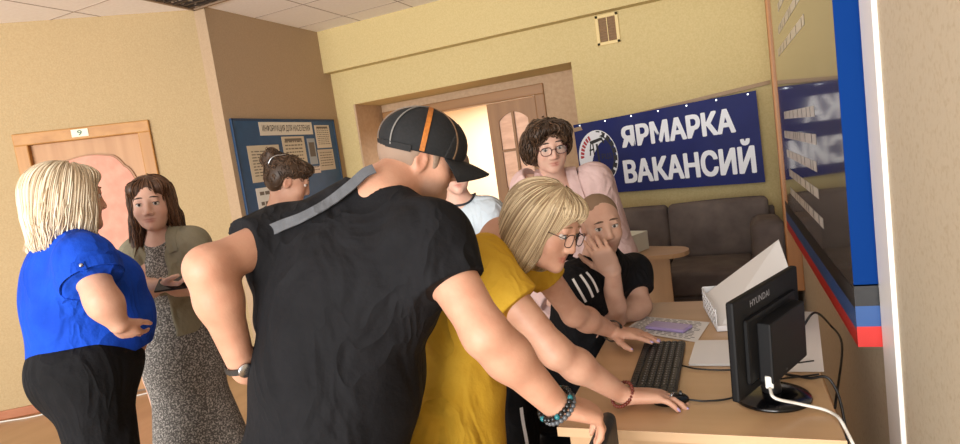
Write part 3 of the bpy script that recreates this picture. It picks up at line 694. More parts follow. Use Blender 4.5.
def mix_(a, b, t): return np.array(a, float)*(1-t)+np.array(b, float)*t
class Figure:
    def __init__(s, name, label, skin, res=.006):
        s.L = []; s.name = name; s.label = label; s.skin = skin; s.res = res
    def torso(s, neck, shR, shL, chest, waist, pelvis, w=1., dp=1., belly=0., bust=0., hip=1., trap=1.):
        """shR / shL: the person's right and left shoulder joints"""
        s.neck, s.shR, s.shL, s.chest, s.waist, s.pelvis = [np.array(v, float) for v in (neck, shR, shL, chest, waist, pelvis)]
        lat = s.shR-s.shL; lat /= np.linalg.norm(lat)
        def fr(a, b):
            up = a-b; up = up/np.linalg.norm(up); l = lat-up*(lat@up); l /= np.linalg.norm(l); f = np.cross(up, l); return np.array([l, f, up]).T
        s.Rc = fr(mix_(s.shR, s.shL, .5), s.waist); s.Rp = fr(s.chest, s.pelvis); s.fw = s.Rc[:, 1]; s.lat = lat
        f = s.Rc[:, 1]; fp = s.Rp[:, 1]; up = s.Rc[:, 2]
        L = s.L
        L.append(ell(s.chest, (.165*w, .112*dp, .19), s.Rc, .05, 'torso')); L.append(ell(s.waist, (.145*w, .112*dp, .16), s.Rp, .07, 'torso'))
        L.append(ell(s.pelvis, (.168*w*hip, .128*dp, .135), s.Rp, .07, 'torso'))
        for sh in (s.shR, s.shL):
            L.append(cap(mix_(s.neck, sh, .25)-up*.035, sh-up*.012, (.058, .052)[trap < 1], (.056, .046)[trap < 1], .05, 'torso')); L.append(cap(s.neck+up*.012*trap, mix_(s.neck, sh, .72)+up*.012*trap, .05*trap, .036, .04, 'torso'))
            L.append(cap(sh-up*.03, s.chest+(sh-mix_(s.shR, s.shL, .5))*.55, (.066, .054)[trap < 1], .09, .05, 'torso'))
        if belly: L.append(ell(s.waist+fp*.06*dp-s.Rp[:, 2]*.02, (.14*w, .10*dp+belly, .15), s.Rp, .08, 'torso'))
        if bust:
            for sg in (1, -1): L.append(ell(s.chest+f*.09*dp+lat*sg*.075*w-up*.0, (.068*bust, .062*bust, .07*bust), s.Rc, .05, 'torso'))
    def head(s, h, neck_r=.056):
        s.h = h; s.hi = len(s.L); s.L.append(cap(h.P(0, -.028, -.05), s.neck, neck_r*.98, neck_r*1.08, .035, 'neck'))
        s.L += h.prims()
    def arm(s, side, elbow, wrist, ru=.048, re=.042, rw=.027, sh=None):
        a = (s.shR if side == 'R' else s.shL) if sh is None else np.array(sh); e = np.array(elbow, float); w = np.array(wrist, float)
        m = mix_(e, w, .3)
        s.L += [cap(a, e, ru*1.12, re, .04, 'arm'+side), cap(e, m, re*1.0, re*1.04, .03, 'arm'+side), cap(m, w, re*1.04, rw, .03, 'arm'+side, )]
        if side == 'R': s.eR, s.wR = e, w
        else: s.eL, s.wL = e, w
    def hand(self, side, d, n, **kw):
        w = self.wR if side == 'R' else self.wL
        hl, tips, nn = hand(w, d, n, 1 if side == 'R' else -1, **kw); self.L += hl; self.tips = tips; return tips, nn
    def leg(s, side, hip, knee, ankle, toe, rt=.085, rk=.055, ra=.042):
        hip, knee, ankle, toe = [np.array(v, float) for v in (hip, knee, ankle, toe)]
        s.L += [cap(hip, knee, rt, rk, .05, 'leg'+side), cap(knee, mix_(knee, ankle, .3), rk, rk*1.02, .03, 'leg'+side), cap(mix_(knee, ankle, .3), ankle, rk*1.02, ra, .03, 'leg'+side)]
        s.L += [cap(ankle-np.array([0, 0, .02]), toe, .04, .033, .02, 'foot'+side)]
        return hip, knee, ankle, toe
    def build(s, origin):
        v, q = sdf_mesh(s.L, s.res)
        o = mesh_obj(s.name, v, q, s.skin, None, True, origin); s.o = o
        s.h.attrs(o, v); setp(o, s.label, 'person'); return o
    def pick(s, *tags): return [p for p in s.L if p.tag in tags]
    def cloth(s, name, prims, m, inf=.012, disp=None, clips=(), res=None, parent=None):
        v, q = sdf_mesh(prims, res or s.res, inf, disp, clips); return mesh_obj(name, v, q, m, parent or s.o, True)
def reclip(p, clips): 
    import copy
    p = copy.copy(p); p.clips = list(p.clips)+[(A(c), A(np.array(n)/np.linalg.norm(n))) for c, n in clips]; return p
def sleeve(a, b, ra, rb, end=None, k=.04, cut=None):
    """sleeve tube from shoulder a to cuff b, cut flat at b"""
    a = np.array(a, float); b = np.array(b, float); d = (b-a)/np.linalg.norm(b-a)
    return cap(a, b+d*.02, ra, rb, k, 'sleeve', clips=[(A(b), A(d if cut is None else np.array(cut)/np.linalg.norm(cut)))])
def neckhole(c, n, r, k=.008, depth=.2):
    n = np.array(n, float); n /= np.linalg.norm(n); c = np.array(c, float)
    return cap(c, c+n*depth, r, r*1.6, k, 'hole', op='sub')

def strands(prims, roots, comb, steps, step, rad, seed, off=(0, .006), n=4, wob=0., taper=.25, inf=0., lens=(.7, 1)):
    """hair strands that follow the surface of a hair shape; comb(p) gives the combing direction"""
    r = np.random.default_rng(seed); P = np.array(roots, np.float32); m = len(P); o = r.uniform(off[0], off[1], m).astype(np.float32)
    ph = r.uniform(0, 6.28, (m, 3)); paths = [P.copy()]; ln = (steps*r.uniform(lens[0], lens[1], m)).astype(int)
    def F(p): return field_at(prims, p, inf)
    def grad(p):
        e = .003; return np.stack([F(p+A(d))-F(p-A(d)) for d in ((e, 0, 0), (0, e, 0), (0, 0, e))], 1)/(2*e)
    for it in range(2):
        g = grad(P); g /= np.maximum(np.linalg.norm(g, axis=1, keepdims=True), 1e-6); P = P-g*(F(P)-o)[:, None]
    paths = [P.copy()]
    for i in range(steps):
        g = grad(P); g /= np.maximum(np.linalg.norm(g, axis=1, keepdims=True), 1e-6)
        d = comb(P).astype(np.float32)
        if wob: d = d+wob*np.sin(ph+i*np.array([.8, .63, .71])*1.3).astype(np.float32)
        d = d-g*(d*g).sum(1, keepdims=True)*.9; d /= np.maximum(np.linalg.norm(d, axis=1, keepdims=True), 1e-6)
        P = P+d*step; f = F(P); near = np.abs(f) < .12
        P = P-g*np.clip(f-o, -.01, .01)[:, None]*near[:, None]; paths.append(P.copy())
    paths = np.array(paths); V = []; Q = []; S = []; base = 0
    for j in range(m):
        p = paths[:ln[j]+1, j]; k = len(p)
        if k < 3: continue
        t = np.gradient(p, axis=0); t /= np.maximum(np.linalg.norm(t, axis=1, keepdims=True), 1e-6)
        u = np.cross(t, A((.3, .5, .8))); u /= np.maximum(np.linalg.norm(u, axis=1, keepdims=True), 1e-6); w = np.cross(t, u)
        x = np.linspace(0, 1, k); rr = rad*(1-(1-taper)*x**3)*np.minimum(1, .5+x*6)
        an = 2*math.pi*np.arange(n)/n
        ring = p[:, None]+(u[:, None]*np.cos(an)[None, :, None]+w[:, None]*np.sin(an)[None, :, None])*rr[:, None, None]
        V.append(ring.reshape(-1, 3)); i0 = np.arange((k-1))[:, None]*n+np.arange(n)[None]; i1 = np.arange((k-1))[:, None]*n+(np.arange(n)[None]+1) % n
        Q.append((np.stack([i0, i1, i1+n, i0+n], -1).reshape(-1, 4)+base)); S.append(np.full(k*n, r.uniform(0, 1))); base += k*n
    return np.concatenate(V), np.concatenate(Q), np.concatenate(S)
def hair_obj(name, parent, prims, m, res=.005, strand_sets=(), streak=None, disp=None, clips=(), inf=0.):
    v, q = sdf_mesh(prims, res, inf, disp, clips)
    sv = np.full(len(v), .3) if streak is None else streak(v)
    vs, qs, ss = [v], [q], [sv]; b = len(v)
    for (a, c, d) in strand_sets: vs.append(a); qs.append(c+b); ss.append(d); b += len(a)
    o = mesh_obj(name, np.concatenate(vs), np.concatenate(qs), m, parent, True); fattr(o, 'sv', np.concatenate(ss)); return o
def surf_roots(prims, n, seed, test, inf=0., box=None):
    """random points on the hair shape that satisfy test(p)"""
    r = np.random.default_rng(seed); lo = np.min([p.bounds()[0] for p in prims if p.op == 'u'], 0); hi = np.max([p.bounds()[1] for p in prims if p.op == 'u'], 0); out = []
    while sum(len(x) for x in out) < n:
        p = (lo+(hi-lo)*r.random((6000, 3))).astype(np.float32); f = field_at(prims, p, inf); p = p[np.abs(f) < .008]; p = p[test(p)]; out.append(p)
        if len(out) > 300: break
    return np.concatenate(out)[:n]


def V3(*a): return np.array(a, float)
def B(c, right=0, away=0, up=0): return np.array(c, float)+np.array(RIGHT)*right+np.array(AWAY)*away+np.array(UP)*up
def stand_legs(F, fwd, z_hip=None, half=.095, rt=.09, rk=.058, ra=.044, stance=.10):
    f = np.array(fwd, float); f[2] = 0; f /= np.linalg.norm(f); r = np.cross(f, [0, 0, 1.]); p = F.pelvis; F.feet = []
    for sd, sg in (('R', 1), ('L', -1)):
        hip = p+r*sg*half-np.array([0, 0, .05]); foot = np.array([p[0], p[1], 0])+r*sg*stance-f*.03
        kn = mix_(hip, foot+np.array([0, 0, .09]), .52)+f*.015
        F.leg(sd, hip, kn, foot+np.array([0, 0, .09]), foot+f*.15+np.array([0, 0, .035]), rt, rk, ra); F.feet.append((foot, f, r))
def shoes(F, m, h=.085):
    for foot, f, r in F.feet:
        Rm = np.array([r, f, [0, 0, 1.]]).T
        pr = [ell(foot+f*.055+np.array([0, 0, .035]), (.050, .150, .055), Rm, .03), cap(foot+np.array([0, 0, .07]), foot+f*.15+np.array([0, 0, .035]), .052, .045, .03), cap(foot-f*.02+np.array([0, 0, .05]), foot-f*.005+np.array([0, 0, h]), .055, .055, .03)]
        v, q = sdf_mesh(pr, .007, 0, None, [((0, 0, 0.001), (0, 0, -1))]); mesh_obj('shoe', v, q, m, F.o, True)
def ring(c, axis, r, rt, n=24, flat=None):
    a = Vector(axis).normalized(); u = a.orthogonal().normalized(); w = a.cross(u)
    return [Vector(c)+(u*math.cos(t)+w*math.sin(t))*r for t in np.linspace(0, 2*math.pi, n, endpoint=False)]
def beads(name, c, axis, r, rb, n, m, parent, m2=None, s=1.0):
    g = G()
    for i, p in enumerate(ring(c, axis, r, 0, n)):
        g.cur = 1 if (m2 and i % 5 == 0) else 0; g.sphere(p, rb, None, 8, 6)
    return g.build(name, m, parent, True, mats=[m, m2] if m2 else None)
def onsurf(prims, pts, inf=0., off=0., it=6):
    P = np.array(pts, np.float32)
    for _ in range(it):
        e = .004; g = np.stack([field_at(prims, P+A(d), inf)-field_at(prims, P-A(d), inf) for d in ((e, 0, 0), (0, e, 0), (0, 0, e))], 1); g /= np.maximum(np.linalg.norm(g, axis=1, keepdims=True), 1e-6)
        P = P-g*(field_at(prims, P, inf)-off)[:, None]*.8
    return P, g
def ribbon(g, pts, nrm, width, th=.003, closed=False):
    P = np.array(pts, float); t = np.gradient(P, axis=0); n = len(P)
    if closed: t = np.roll(P, -1, 0)-np.roll(P, 1, 0)
    t /= np.linalg.norm(t, axis=1, keepdims=True); N_ = np.array(nrm, float); W_ = np.cross(t, N_); W_ /= np.linalg.norm(W_, axis=1, keepdims=True)
    vs = []
    for i in range(n):
        for (a, b) in ((-1, 0), (1, 0), (1, 1), (-1, 1)): vs.append(P[i]+W_[i]*a*width/2+N_[i]*b*th)
    fs = []
    for i in range(n if closed else n-1):
        j = (i+1) % n; fs += [[i*4+k, i*4+(k+1) % 4, j*4+(k+1) % 4, j*4+k] for k in range(4)]
    if not closed: fs += [[3, 2, 1, 0], [4*n-4, 4*n-3, 4*n-2, 4*n-1]]
    g.add(vs, fs); return g
SK1 = skin_mat('skin_ruddy', '#c2937a', '#ad765e', '#b56a5a', '#9a7f70')
SK2 = skin_mat('skin_warm', '#cda088', '#ba836c', '#b55a52')
SK3 = skin_mat('skin_pale', '#e2baa6', '#d39c88', '#b8655c')
SK4 = skin_mat('skin_tan_male', '#cca48f', '#b98a74', '#a4655a', '#86695a')
def cloth_mat(name, c1, c2, bump=.25, scale=60, rough=.85, **k): return mat(name, c1, rough, c2, scale=k.pop('nscale', 9), bump=bump, bscale=scale, spec=.2, crease=k.pop('crease', .55), **k)
C_black = cloth_mat('black_cotton', '#101013', '#161619'); C_trous = cloth_mat('black_trousers', '#0b0b0d', '#131316')
C_shoe = mat('black_shoe', '#121212', .4)
C_yel = cloth_mat('yellow_cotton', '#c0962a', '#ccA437', bump=.3)
SILV = mat('silver_metal', '#b9bcc0', .25, metal=1)

# ------------------------------------------------------------------ man in the black cap, seen from behind
F = Figure('person', 'man in black cap and black T-shirt seen from behind, hand on hip', SK1, .0055)
hd = Head((-0.7016, 1.343, 1.543), RIGHT*.95+AWAY*.16-UP*.38, UP+RIGHT*.3, .90, w=1.04, jaw=1.18, male=True)
F.torso(neck=(-0.7741, 1.226, 1.456), shR=(-0.6112, 1.152, 1.353), shL=(-1, 1.146, 1.405), chest=(-0.8331, 1.144, 1.245), waist=(-0.8729, 1.083, 1.052), pelvis=(-0.9045, 1.038, 0.8678), w=1.13, dp=1.25, belly=.04, hip=.98)
F.head(hd, .066)
F.arm('L', (-1.03, 0.933, 1.371), (-1.05, 0.9948, 1.126), .047, .044, .029)
F.arm('R', (-0.4749, 1.069, 1.172), (-0.3799, 1.165, 0.9835), .054, .044, .031)
F.hand('L', B((0, 0, 0), .75, .55, -.25), B((0, 0, 0), .55, -.8, 0), curl=(.35, .4, .45, .5), s=1.08)
F.hand('R', B((0, 0, 0), .86, .25, -.42), B((0, 0, 0), -.45, 0, -.85), curl=(.62, .66, .7, .7), spread=.05, s=1.06, thumb=(.4, .2), bend=(1.2, .8, .5))
stand_legs(F, AWAY+RIGHT*.3, half=.1, rt=.1)
o = F.build((F.pelvis[0], F.pelvis[1], 0))
tor = F.pick('torso')
cuffL = (-1.034, 1.044, 1.398); cuffR = (-0.5621, 1.119, 1.258)
sh = tor+[sleeve(F.shL, cuffL, .062, .050), sleeve(F.shR, cuffR, .070, .066), neckhole(B((-0.7732, 1.228, 1.465), .01, .02, .02), np.array(hd.c)-F.neck, .066)]
shd = folds(3, .022, 15, (.5, .2, .8), .3)
shirt = F.cloth('t_shirt', sh, C_black, .017, shd, [(F.pelvis-np.array([0, 0, .09]), (0, 0, -1))])
F.cloth('trousers', F.pick('legR', 'legL')+[ell(F.pelvis, (.185, .16, .13), F.Rp, .06)], C_trous, .014, folds(5, .006, 14), [(F.pelvis+np.array([0, 0, .05]), (0, 0, 1)), ((0, 0, .03), (0, 0, -1))], res=.009)
shoes(F, C_shoe)
# cap
g = G(); cp = [ell(hd.P(0, -.006, .040), np.array((.0885, .111, .086))*1.0, hd.R, .01)]
v, q = sdf_mesh(cp, .004, 0, None, [(hd.P(0, 0, .012), hd.R@A((0, .02, -1)))])
M_capm = mat('black_cap_mesh', '#08090b', .85, '#121316', scale=180, contrast=(.4, .7)); M_capf = mat('black_cap_twill', '#0a0a0c', .8, bump=.2, bscale=120)
capo = mesh_obj('cap', v, q, M_capm, o, True)
nu, nv = 24, 10; vs = []
for th in (0, -.004):
    for j in range(nv+1):
        for i in range(nu+1):
            u = -1+2*i/nu; w_ = j/nv; y0 = .108*math.sqrt(max(1-(.84*u)**2, 0)); 
            vs.append(hd.P(.078*u*(1-.08*w_*w_), y0-.006+(.094*w_)*math.sqrt(max(1-.72*u*u, 0)), .018+th-.006*w_-.040*u*u*(.12+.88*w_)-.012*w_*w_))
k = (nu+1)*(nv+1); fs = []
for j in range(nv):
    for i in range(nu):
        q4 = [j*(nu+1)+i, j*(nu+1)+i+1, (j+1)*(nu+1)+i+1, (j+1)*(nu+1)+i]; fs += [q4, [a+k for a in q4[::-1]]]
per = list(range(nu+1))+[j*(nu+1)+nu for j in range(1, nv+1)]+[nv*(nu+1)+i for i in range(nu-1, -1, -1)]+[j*(nu+1) for j in range(nv-1, 0, -1)]
fs += [[per[i], per[i]+k, per[(i+1) % len(per)]+k, per[(i+1) % len(per)]] for i in range(len(per))]
mesh_obj('brim', vs, fs, M_capf, capo, True)
v, q = sdf_mesh([ell(hd.P(0, -.005, .040), np.array((.0893, .112, .087))*1.0, hd.R, .01)], .004, 0, None, [(hd.P(0, .045, 0), hd.R@A((0, -1, .25))), (hd.P(0, 0, .011), hd.R@A((0, .02, -1)))])
mesh_obj('front_panel', v, q, M_capf, capo, True)
def seam(name, ang, m, wd, z1=.032, off=.0012):
    pts = [hd.P(.088*math.cos(ang)*math.cos(t), -.006+.111*math.sin(ang)*math.cos(t), .040+.086*math.sin(t)) for t in np.linspace(1.5, -.26, 16)]
    P, nn = onsurf(cp, pts, 0, off); gg = G(); ribbon(gg, P, nn, wd, .0015); gg.build(name, m, capo)
M_or = mat('orange_webbing', '#b56a1e', .7, '#95561a', scale=120); M_gs = mat('grey_seam', '#6d6a66', .7)
for a_ in (-.05, math.pi+.05): seam('orange_stripe', a_, M_or, .012)
for a_ in (-.85, math.pi+.85): seam('pale_seam', a_, M_gs, .004, off=.002)
for a_ in (.80, math.pi-.80): seam('piped_seam', a_, mat('tan_piping', '#6e543c', .7), .004)
seam('mesh_seam', -1.57, M_gs, .002)
G().sphere(Vector(hd.P(0, -.006, .128)), .009).build('button', M_capf, capo, True)
pts = [hd.P(.0885*math.cos(t)*1.005, -.006+.111*math.sin(t)*1.005, .016) for t in np.linspace(math.pi+.3, 2*math.pi-.3, 20)]
P, nn = onsurf(cp, pts, 0, .0012); gg = G(); ribbon(gg, P, nn, .016, .002); gg.build('back_strap', M_capf, capo)
hv = [ell(hd.P(0, -.018, .018), np.array((.0795, .0985, .090))*1.0, hd.R, .01, clips=[(A(hd.P(0, .042, 0)), hd.R@A((0, 1, 0))), (A(hd.P(0, 0, -.050)), hd.R@A((0, .5, -.85))), (A(hd.P(0, 0, .030)), hd.R@A((0, 0, 1)))]), ell(hd.P(0, .005, -.02), (.2, .022, .045), hd.R, .004, op='sub')]
hair_obj('hair', o, hv, hair_mat('grey_brown_hair', '#77604f', '#a08a78', .7), .004, disp=folds(8, .0015, 180))
hd.eyes(o, iris='#5b6a70', brow='#6a5546')
# bag strap, bracelets, watch
pts = spline([(-0.7381, 1.174, 1.532), (-0.756, 1.145, 1.536), (-0.7888, 1.097, 1.523), (-0.8569, 1.064, 1.488), (-0.9271, 1.051, 1.447), (-0.9925, 1.062, 1.405), B((-1.042, 1.089, 1.351), 0, .06), B((-1.054, 1.175, 1.183), 0, .06), B((-0.8582, 1.272, 1.122), 0, .03), B((-0.6943, 1.298, 1.314), 0, .03), B((-0.7397, 1.314, 1.429))], 60)
P, nn = onsurf(tor, pts, .017, .010); gg = G(); ribbon(gg, P, nn, .029, .003); gg.build('bag_strap', cloth_mat('grey_webbing', '#55575b', '#606266'), o)
def watch(F, w, e, r, parent):
    ax = np.array(w)-np.array(e); ax /= np.linalg.norm(ax); c = np.array(w)-ax*.012
    g = G(); pts = ring(c, ax, r, 0, 28); ribbon(g, pts, [(p-Vector(c)).normalized() for p in pts], .014, .003, True); wb = g.build('wristwatch', mat('dark_strap', '#2a2826', .5), parent)
    d = np.array(-AWAY+RIGHT*.6); d -= ax*(d@ax); d /= np.linalg.norm(d)
    Mx = Matrix([list(ax), list(np.cross(d, ax)), list(d)]).transposed()
    G().lathe([(.004, .0), (.016, .0), (.0165, .006), (.014, .008), (.004, .008)], Vector(c+d*r*.98), 22, Mx).build('watch_case', SILV, wb, True)
watch(F, F.wL, F.eL, .0345, o)
ax = F.wR-F.eR; ax /= np.linalg.norm(ax)
beads('bead_bracelet', F.wR-ax*.004, ax, .040, .0062, 24, mat('black_beads', '#101214', .3), o, mat('teal_beads', '#1c6a72', .3))
beads('bead_bracelet', F.wR+ax*.010, ax, .0385, .0058, 24, mat('grey_beads', '#55585c', .35), o)
CAPMAN = o

# ------------------------------------------------------------------ woman in yellow leaning over the desk
F = Figure('person', 'fair-haired woman in yellow dress leaning over the keyboard', SK2, .0055)
hd = Head((-0.4985, 1.643, 1.303), RIGHT*.74-AWAY*.60-UP*.42, UP+RIGHT*.22, .99)
F.torso(neck=(-0.6354, 1.636, 1.277), shR=(-0.6541, 1.513, 1.23), shL=(-0.6118, 1.811, 1.192), chest=(-0.7405, 1.582, 1.095), waist=(-0.768, 1.498, 0.8512), pelvis=(-0.8016, 1.424, 0.7047), w=.95, dp=1.0, bust=1.0, hip=1.1, trap=.8)
F.head(hd, .052)
wr = (-0.3338, 1.67, 0.785); wl = (-0.4515, 2.213, 0.8)
F.arm('R', (-0.475, 1.516, 0.9732), wr, .046, .041, .026)
F.arm('L', (-0.5425, 1.997, 0.9378), wl, .044, .040, .026)
F.hand('R', np.array((-0.1526, 1.704, 0.775))-np.array(wr), (.12, -.15, -1), curl=(.25, .28, .3, .35), spread=.12, s=1.10, thumb=(.45, .3), bend=(.8, 1, .8)); tR = F.tips
F.hand('L', np.array((-0.2302, 2.124, 0.8))-np.array(wl), (0, -.1, -1), curl=(.10, .10, .12, .15), spread=.03, s=1.08, thumb=(.75, .25)); tL = F.tips
stand_legs(F, RIGHT*.8+AWAY*.5, half=.085)
o = F.build((F.pelvis[0], F.pelvis[1], 0))
cR = (-0.561, 1.496, 1.114); cL = (-0.5632, 1.842, 1.092)
tor = F.pick('torso')
dr = tor+[sleeve(F.shR, cR, .062, .062), sleeve(F.shL, cL, .058, .054), neckhole(B(F.neck, .0, 0, .012), hd.P(0, -.02, -.06)-F.neck, .062),
    cap(F.pelvis-np.array([0, 0, .02]), (F.pelvis[0], F.pelvis[1], .42), .155, .215, .09, 'skirt', n=F.Rp[:, 1]*np.array([1, 1, 0]), s=.85)]
F.cloth('dress', dr, C_yel, .013, folds(11, .014, 15, (.3, .1, 1), .22), [((0, 0, .36), (0, 0, -1))])
shoes(F, mat('beige_shoe', '#8d7558', .5))
# bob hair
Eh = lambda c, r, k=.02, **kw: ell(hd.P(*c), np.array(r)*hd.s, hd.R, k, 'hair', **kw)
hp = [Eh((0, -.022, .040), (.092, .112, .092)), Eh((0, -.045, -.035), (.096, .085, .105), .04), Eh((.070, -.012, -.045), (.028, .055, .105), .03), Eh((-.070, -.012, -.045), (.028, .055, .105), .03),
      Eh((0, .052, .072), (.072, .050, .038), .02), cap(hd.P(0, -.06, -.09), hd.P(0, -.055, -.135), .066, .05, .04),
      Eh((0, .130, -.045), (.072, .098, .115), .015, op='sub'), Eh((0, .03, -.15), (.052, .08, .10), .015, op='sub')]
H_bl = hair_mat('fair_blonde_hair', '#8a7052', '#dcc7a3')
def comb_head(hd, dn=(0, -.25, -1), part=(0, .02, .13), side=1.0):
    pc = A(hd.P(*part)); dv = hd.R@A(dn)
    def fn(p):
        q = (p-pc); r = np.linalg.norm(q, axis=1, keepdims=True)
        return q/np.maximum(r, 1e-4)*np.clip(1.2-r*6, 0, 1)+dv*np.clip(r*8, .1, 1)
    return fn
lo_ = lambda p, hd=hd: ((p-hd.c)@hd.R)/hd.s
rt = surf_roots(hp, 1000, 4, lambda p: (lo_(p)[:, 2] > .045))
st = strands(hp, rt, comb_head(hd), 24, .011, .0020, 5, (-.002, .005), lens=(.65, 1))
rt2 = surf_roots(hp, 500, 14, lambda p: (lo_(p)[:, 2] < .05) & (lo_(p)[:, 2] > -.07) & (lo_(p)[:, 1] < .06))
st2 = strands(hp, rt2, comb_head(hd), 13, .011, .0020, 6, (-.002, .005), lens=(.5, 1))
rt3 = surf_roots(hp, 120, 24, lambda p: (lo_(p)[:, 2] > .07) & (lo_(p)[:, 1] > .05))
st3 = strands(hp, rt3, lambda p: np.tile(hd.R@A((0, .55, -1)), (len(p), 1)), 7, .010, .0019, 7, (0, .005), lens=(.6, 1))
hair_obj('hair', o, hp, H_bl, .005, [st, st2, st3], disp=folds(4, .003, 60, hd.R[:, 2], .1))
hd.eyes(o, iris='#56646a', brow='#8a6b4a', brow_r=.003, look=(0, -.6))
hd.glasses(o, mat('thin_dark_frame', '#4a3a34', .3, metal=.6))
M_nail = mat('lilac_nail_polish', '#b9a0cc', .2, coat=.5)
for tips in (tR, tL):
    for (p, d) in tips:
        d = np.array(d); n = np.array([0, 0, 1.])-d*d[2]; n /= np.linalg.norm(n); Mx = Matrix([list(np.cross(d, n)), list(d), list(n)]).transposed()
        G().sphere(Vector(p-d*.001+n*.0045), (.0058, .0085, .0028), Mx, 10, 6).build('nail', M_nail, o, True)
ax = F.wL-F.eL; ax /= np.linalg.norm(ax); g = G(); pts = ring(F.wL-ax*.016, ax, .0375, 0, 28); ribbon(g, pts, [(p-Vector(F.wL-ax*.016)).normalized() for p in pts], .016, .003, True); g.build('fitness_band', M_black, o)
ax = F.wR-F.eR; ax /= np.linalg.norm(ax); beads('bead_bracelet', F.wR-ax*.012, ax, .0375, .0054, 26, mat('brown_red_beads', '#6b2a1c', .3), o)
g = G(); pts = ring(np.array(tR[2][0])-np.array(tR[2][1])*.055+np.array([0, 0, .002]), tR[2][1], .0098, 0, 18); g.tube(pts, .0012, 5, True); g.build('ring', SILV, o, True)
YELLOW = o


# ------------------------------------------------------------------ seated man resting his cheek on his hand
F = Figure('person', 'seated man with shaved head, cheek resting on his hand at the desk', SK4, .0055)
hd = Head((-0.485, 2.357, 1.201), -AWAY*.97+RIGHT*.06-UP*.14, UP-RIGHT*.10, .98, w=.97, jaw=.97, male=True)
F.torso(neck=(-0.5266, 2.408, 1.034), shR=(-0.5845, 2.269, 0.9837), shL=(-0.4342, 2.655, 0.9391), chest=(-0.6017, 2.455, 0.7672), waist=(-0.6871, 2.401, 0.6098), pelvis=(-0.7591, 2.345, 0.4846), w=.97, dp=1.05)
F.head(hd, .058)
F.arm('R', (-0.486, 2.396, 0.8), (-0.4314, 2.208, 1.033), .050, .043, .028)
F.arm('L', (-0.3985, 2.562, 0.8), (-0.4792, 2.444, 0.785), .048, .041, .028)
F.hand('R', np.array((-0.4734, 2.181, 1.141))-np.array((-0.4314, 2.208, 1.033)), B((0, 0, 0), .15, .95, .1), curl=(.35, .38, .42, .5), spread=.06, s=1.02, thumb=(.7, .2))
F.hand('L', np.array((-0.5372, 2.353, 0.785))-np.array((-0.4792, 2.444, 0.785)), (0, 0, -1), curl=(.3, .3, .3, .3), s=1.0)
f = np.array(RIGHT*.9-AWAY*.44); p = F.pelvis; r = np.cross(f, [0, 0, 1.])
F.feet = []
for sd, sg in (('R', 1), ('L', -1)):
    hip = p+r*sg*.09-np.array([0, 0, .03]); kn = V3(*(-0.8238, 2.018, 0.6365)) if sd == 'R' else V3(-.42, 2.22, .60); an = np.array([kn[0]+.02, kn[1]-.02, .09])
    F.leg(sd, hip, kn, an, an+f*.15-np.array([0, 0, .055]), .088, .06, .045); F.feet.append((np.array([an[0], an[1], 0]), f, r))
o = F.build((p[0], p[1], 0)); SEAT = p.copy()
tor = F.pick('torso'); cR = mix_(F.shR, F.eR, .62); cL = mix_(F.shL, F.eL, .60)
sh = tor+[sleeve(F.shR, cR, .064, .060), sleeve(F.shL, cL, .062, .058), neckhole(B(F.neck, 0, 0, .01), hd.P(0, -.02, -.06)-F.neck, .062)]
F.cloth('t_shirt', sh, C_black, .014, folds(21, .013, 18), [(p-np.array([0, 0, .05]), (0, 0, -1))])
F.cloth('trousers', F.pick('legR', 'legL')+[ell(p, (.165, .13, .12), F.Rp, .06)], C_trous, .013, folds(22, .006, 14), [(p+np.array([0, 0, .25]), (0, 0, 1)), ((0, 0, .05), (0, 0, -1))], res=.009)
shoes(F, C_shoe)
M_str = mat('white_stripe', '#e9e9ea', .7); ups = [q for q in sh if q.op == 'u']
ax = cR-F.shR; ax /= np.linalg.norm(ax); out = np.array(-AWAY*.9-RIGHT*.3); out -= ax*(out@ax); out /= np.linalg.norm(out); sid = np.cross(ax, out)
lp = F.pick('legR'); kn = V3(*(-0.8238, 2.018, 0.6365)); P, nn = onsurf(lp, [kn+np.array([.05, -.06, -.03-.4*t]) for t in np.linspace(0, 1, 16)], .013, .004); gg = G(); ribbon(gg, P, nn, .012, .002); gg.build('leg_stripe', M_str, o)
for k in range(3):
    P, nn = onsurf(ups, [mix_(mix_((-0.5808, 2.187, 1.019), (-0.5294, 2.211, 1.042), k/2), mix_((-0.5432, 2.192, 0.9265), (-0.4879, 2.219, 0.9523), k/2), t) for t in np.linspace(0, 1, 14)], .014, .004); gg = G(); ribbon(gg, P, nn, .0095, .002); gg.build('sleeve_stripe', M_str, o)
hv = [ell(hd.P(0, -.020, .036), np.array((.0775, .0975, .081))*hd.s, hd.R, .01, clips=[(A(hd.P(0, .062, .060)), hd.R@A((0, 1, -.28))), (A(hd.P(0, 0, -.035)), hd.R@A((0, .7, -.7)))]), ell(hd.P(0, .0, -.03), (.2, .02, .045), hd.R, .004, op='sub')]
hair_obj('hair', o, hv, hair_mat('shaved_brown_hair', '#7d6550', '#9a8068', .8), .004, disp=folds(8, .001, 200))
hd.eyes(o, iris='#4a4238', brow='#5c4636', brow_r=.0042, look=(.5, -.2))

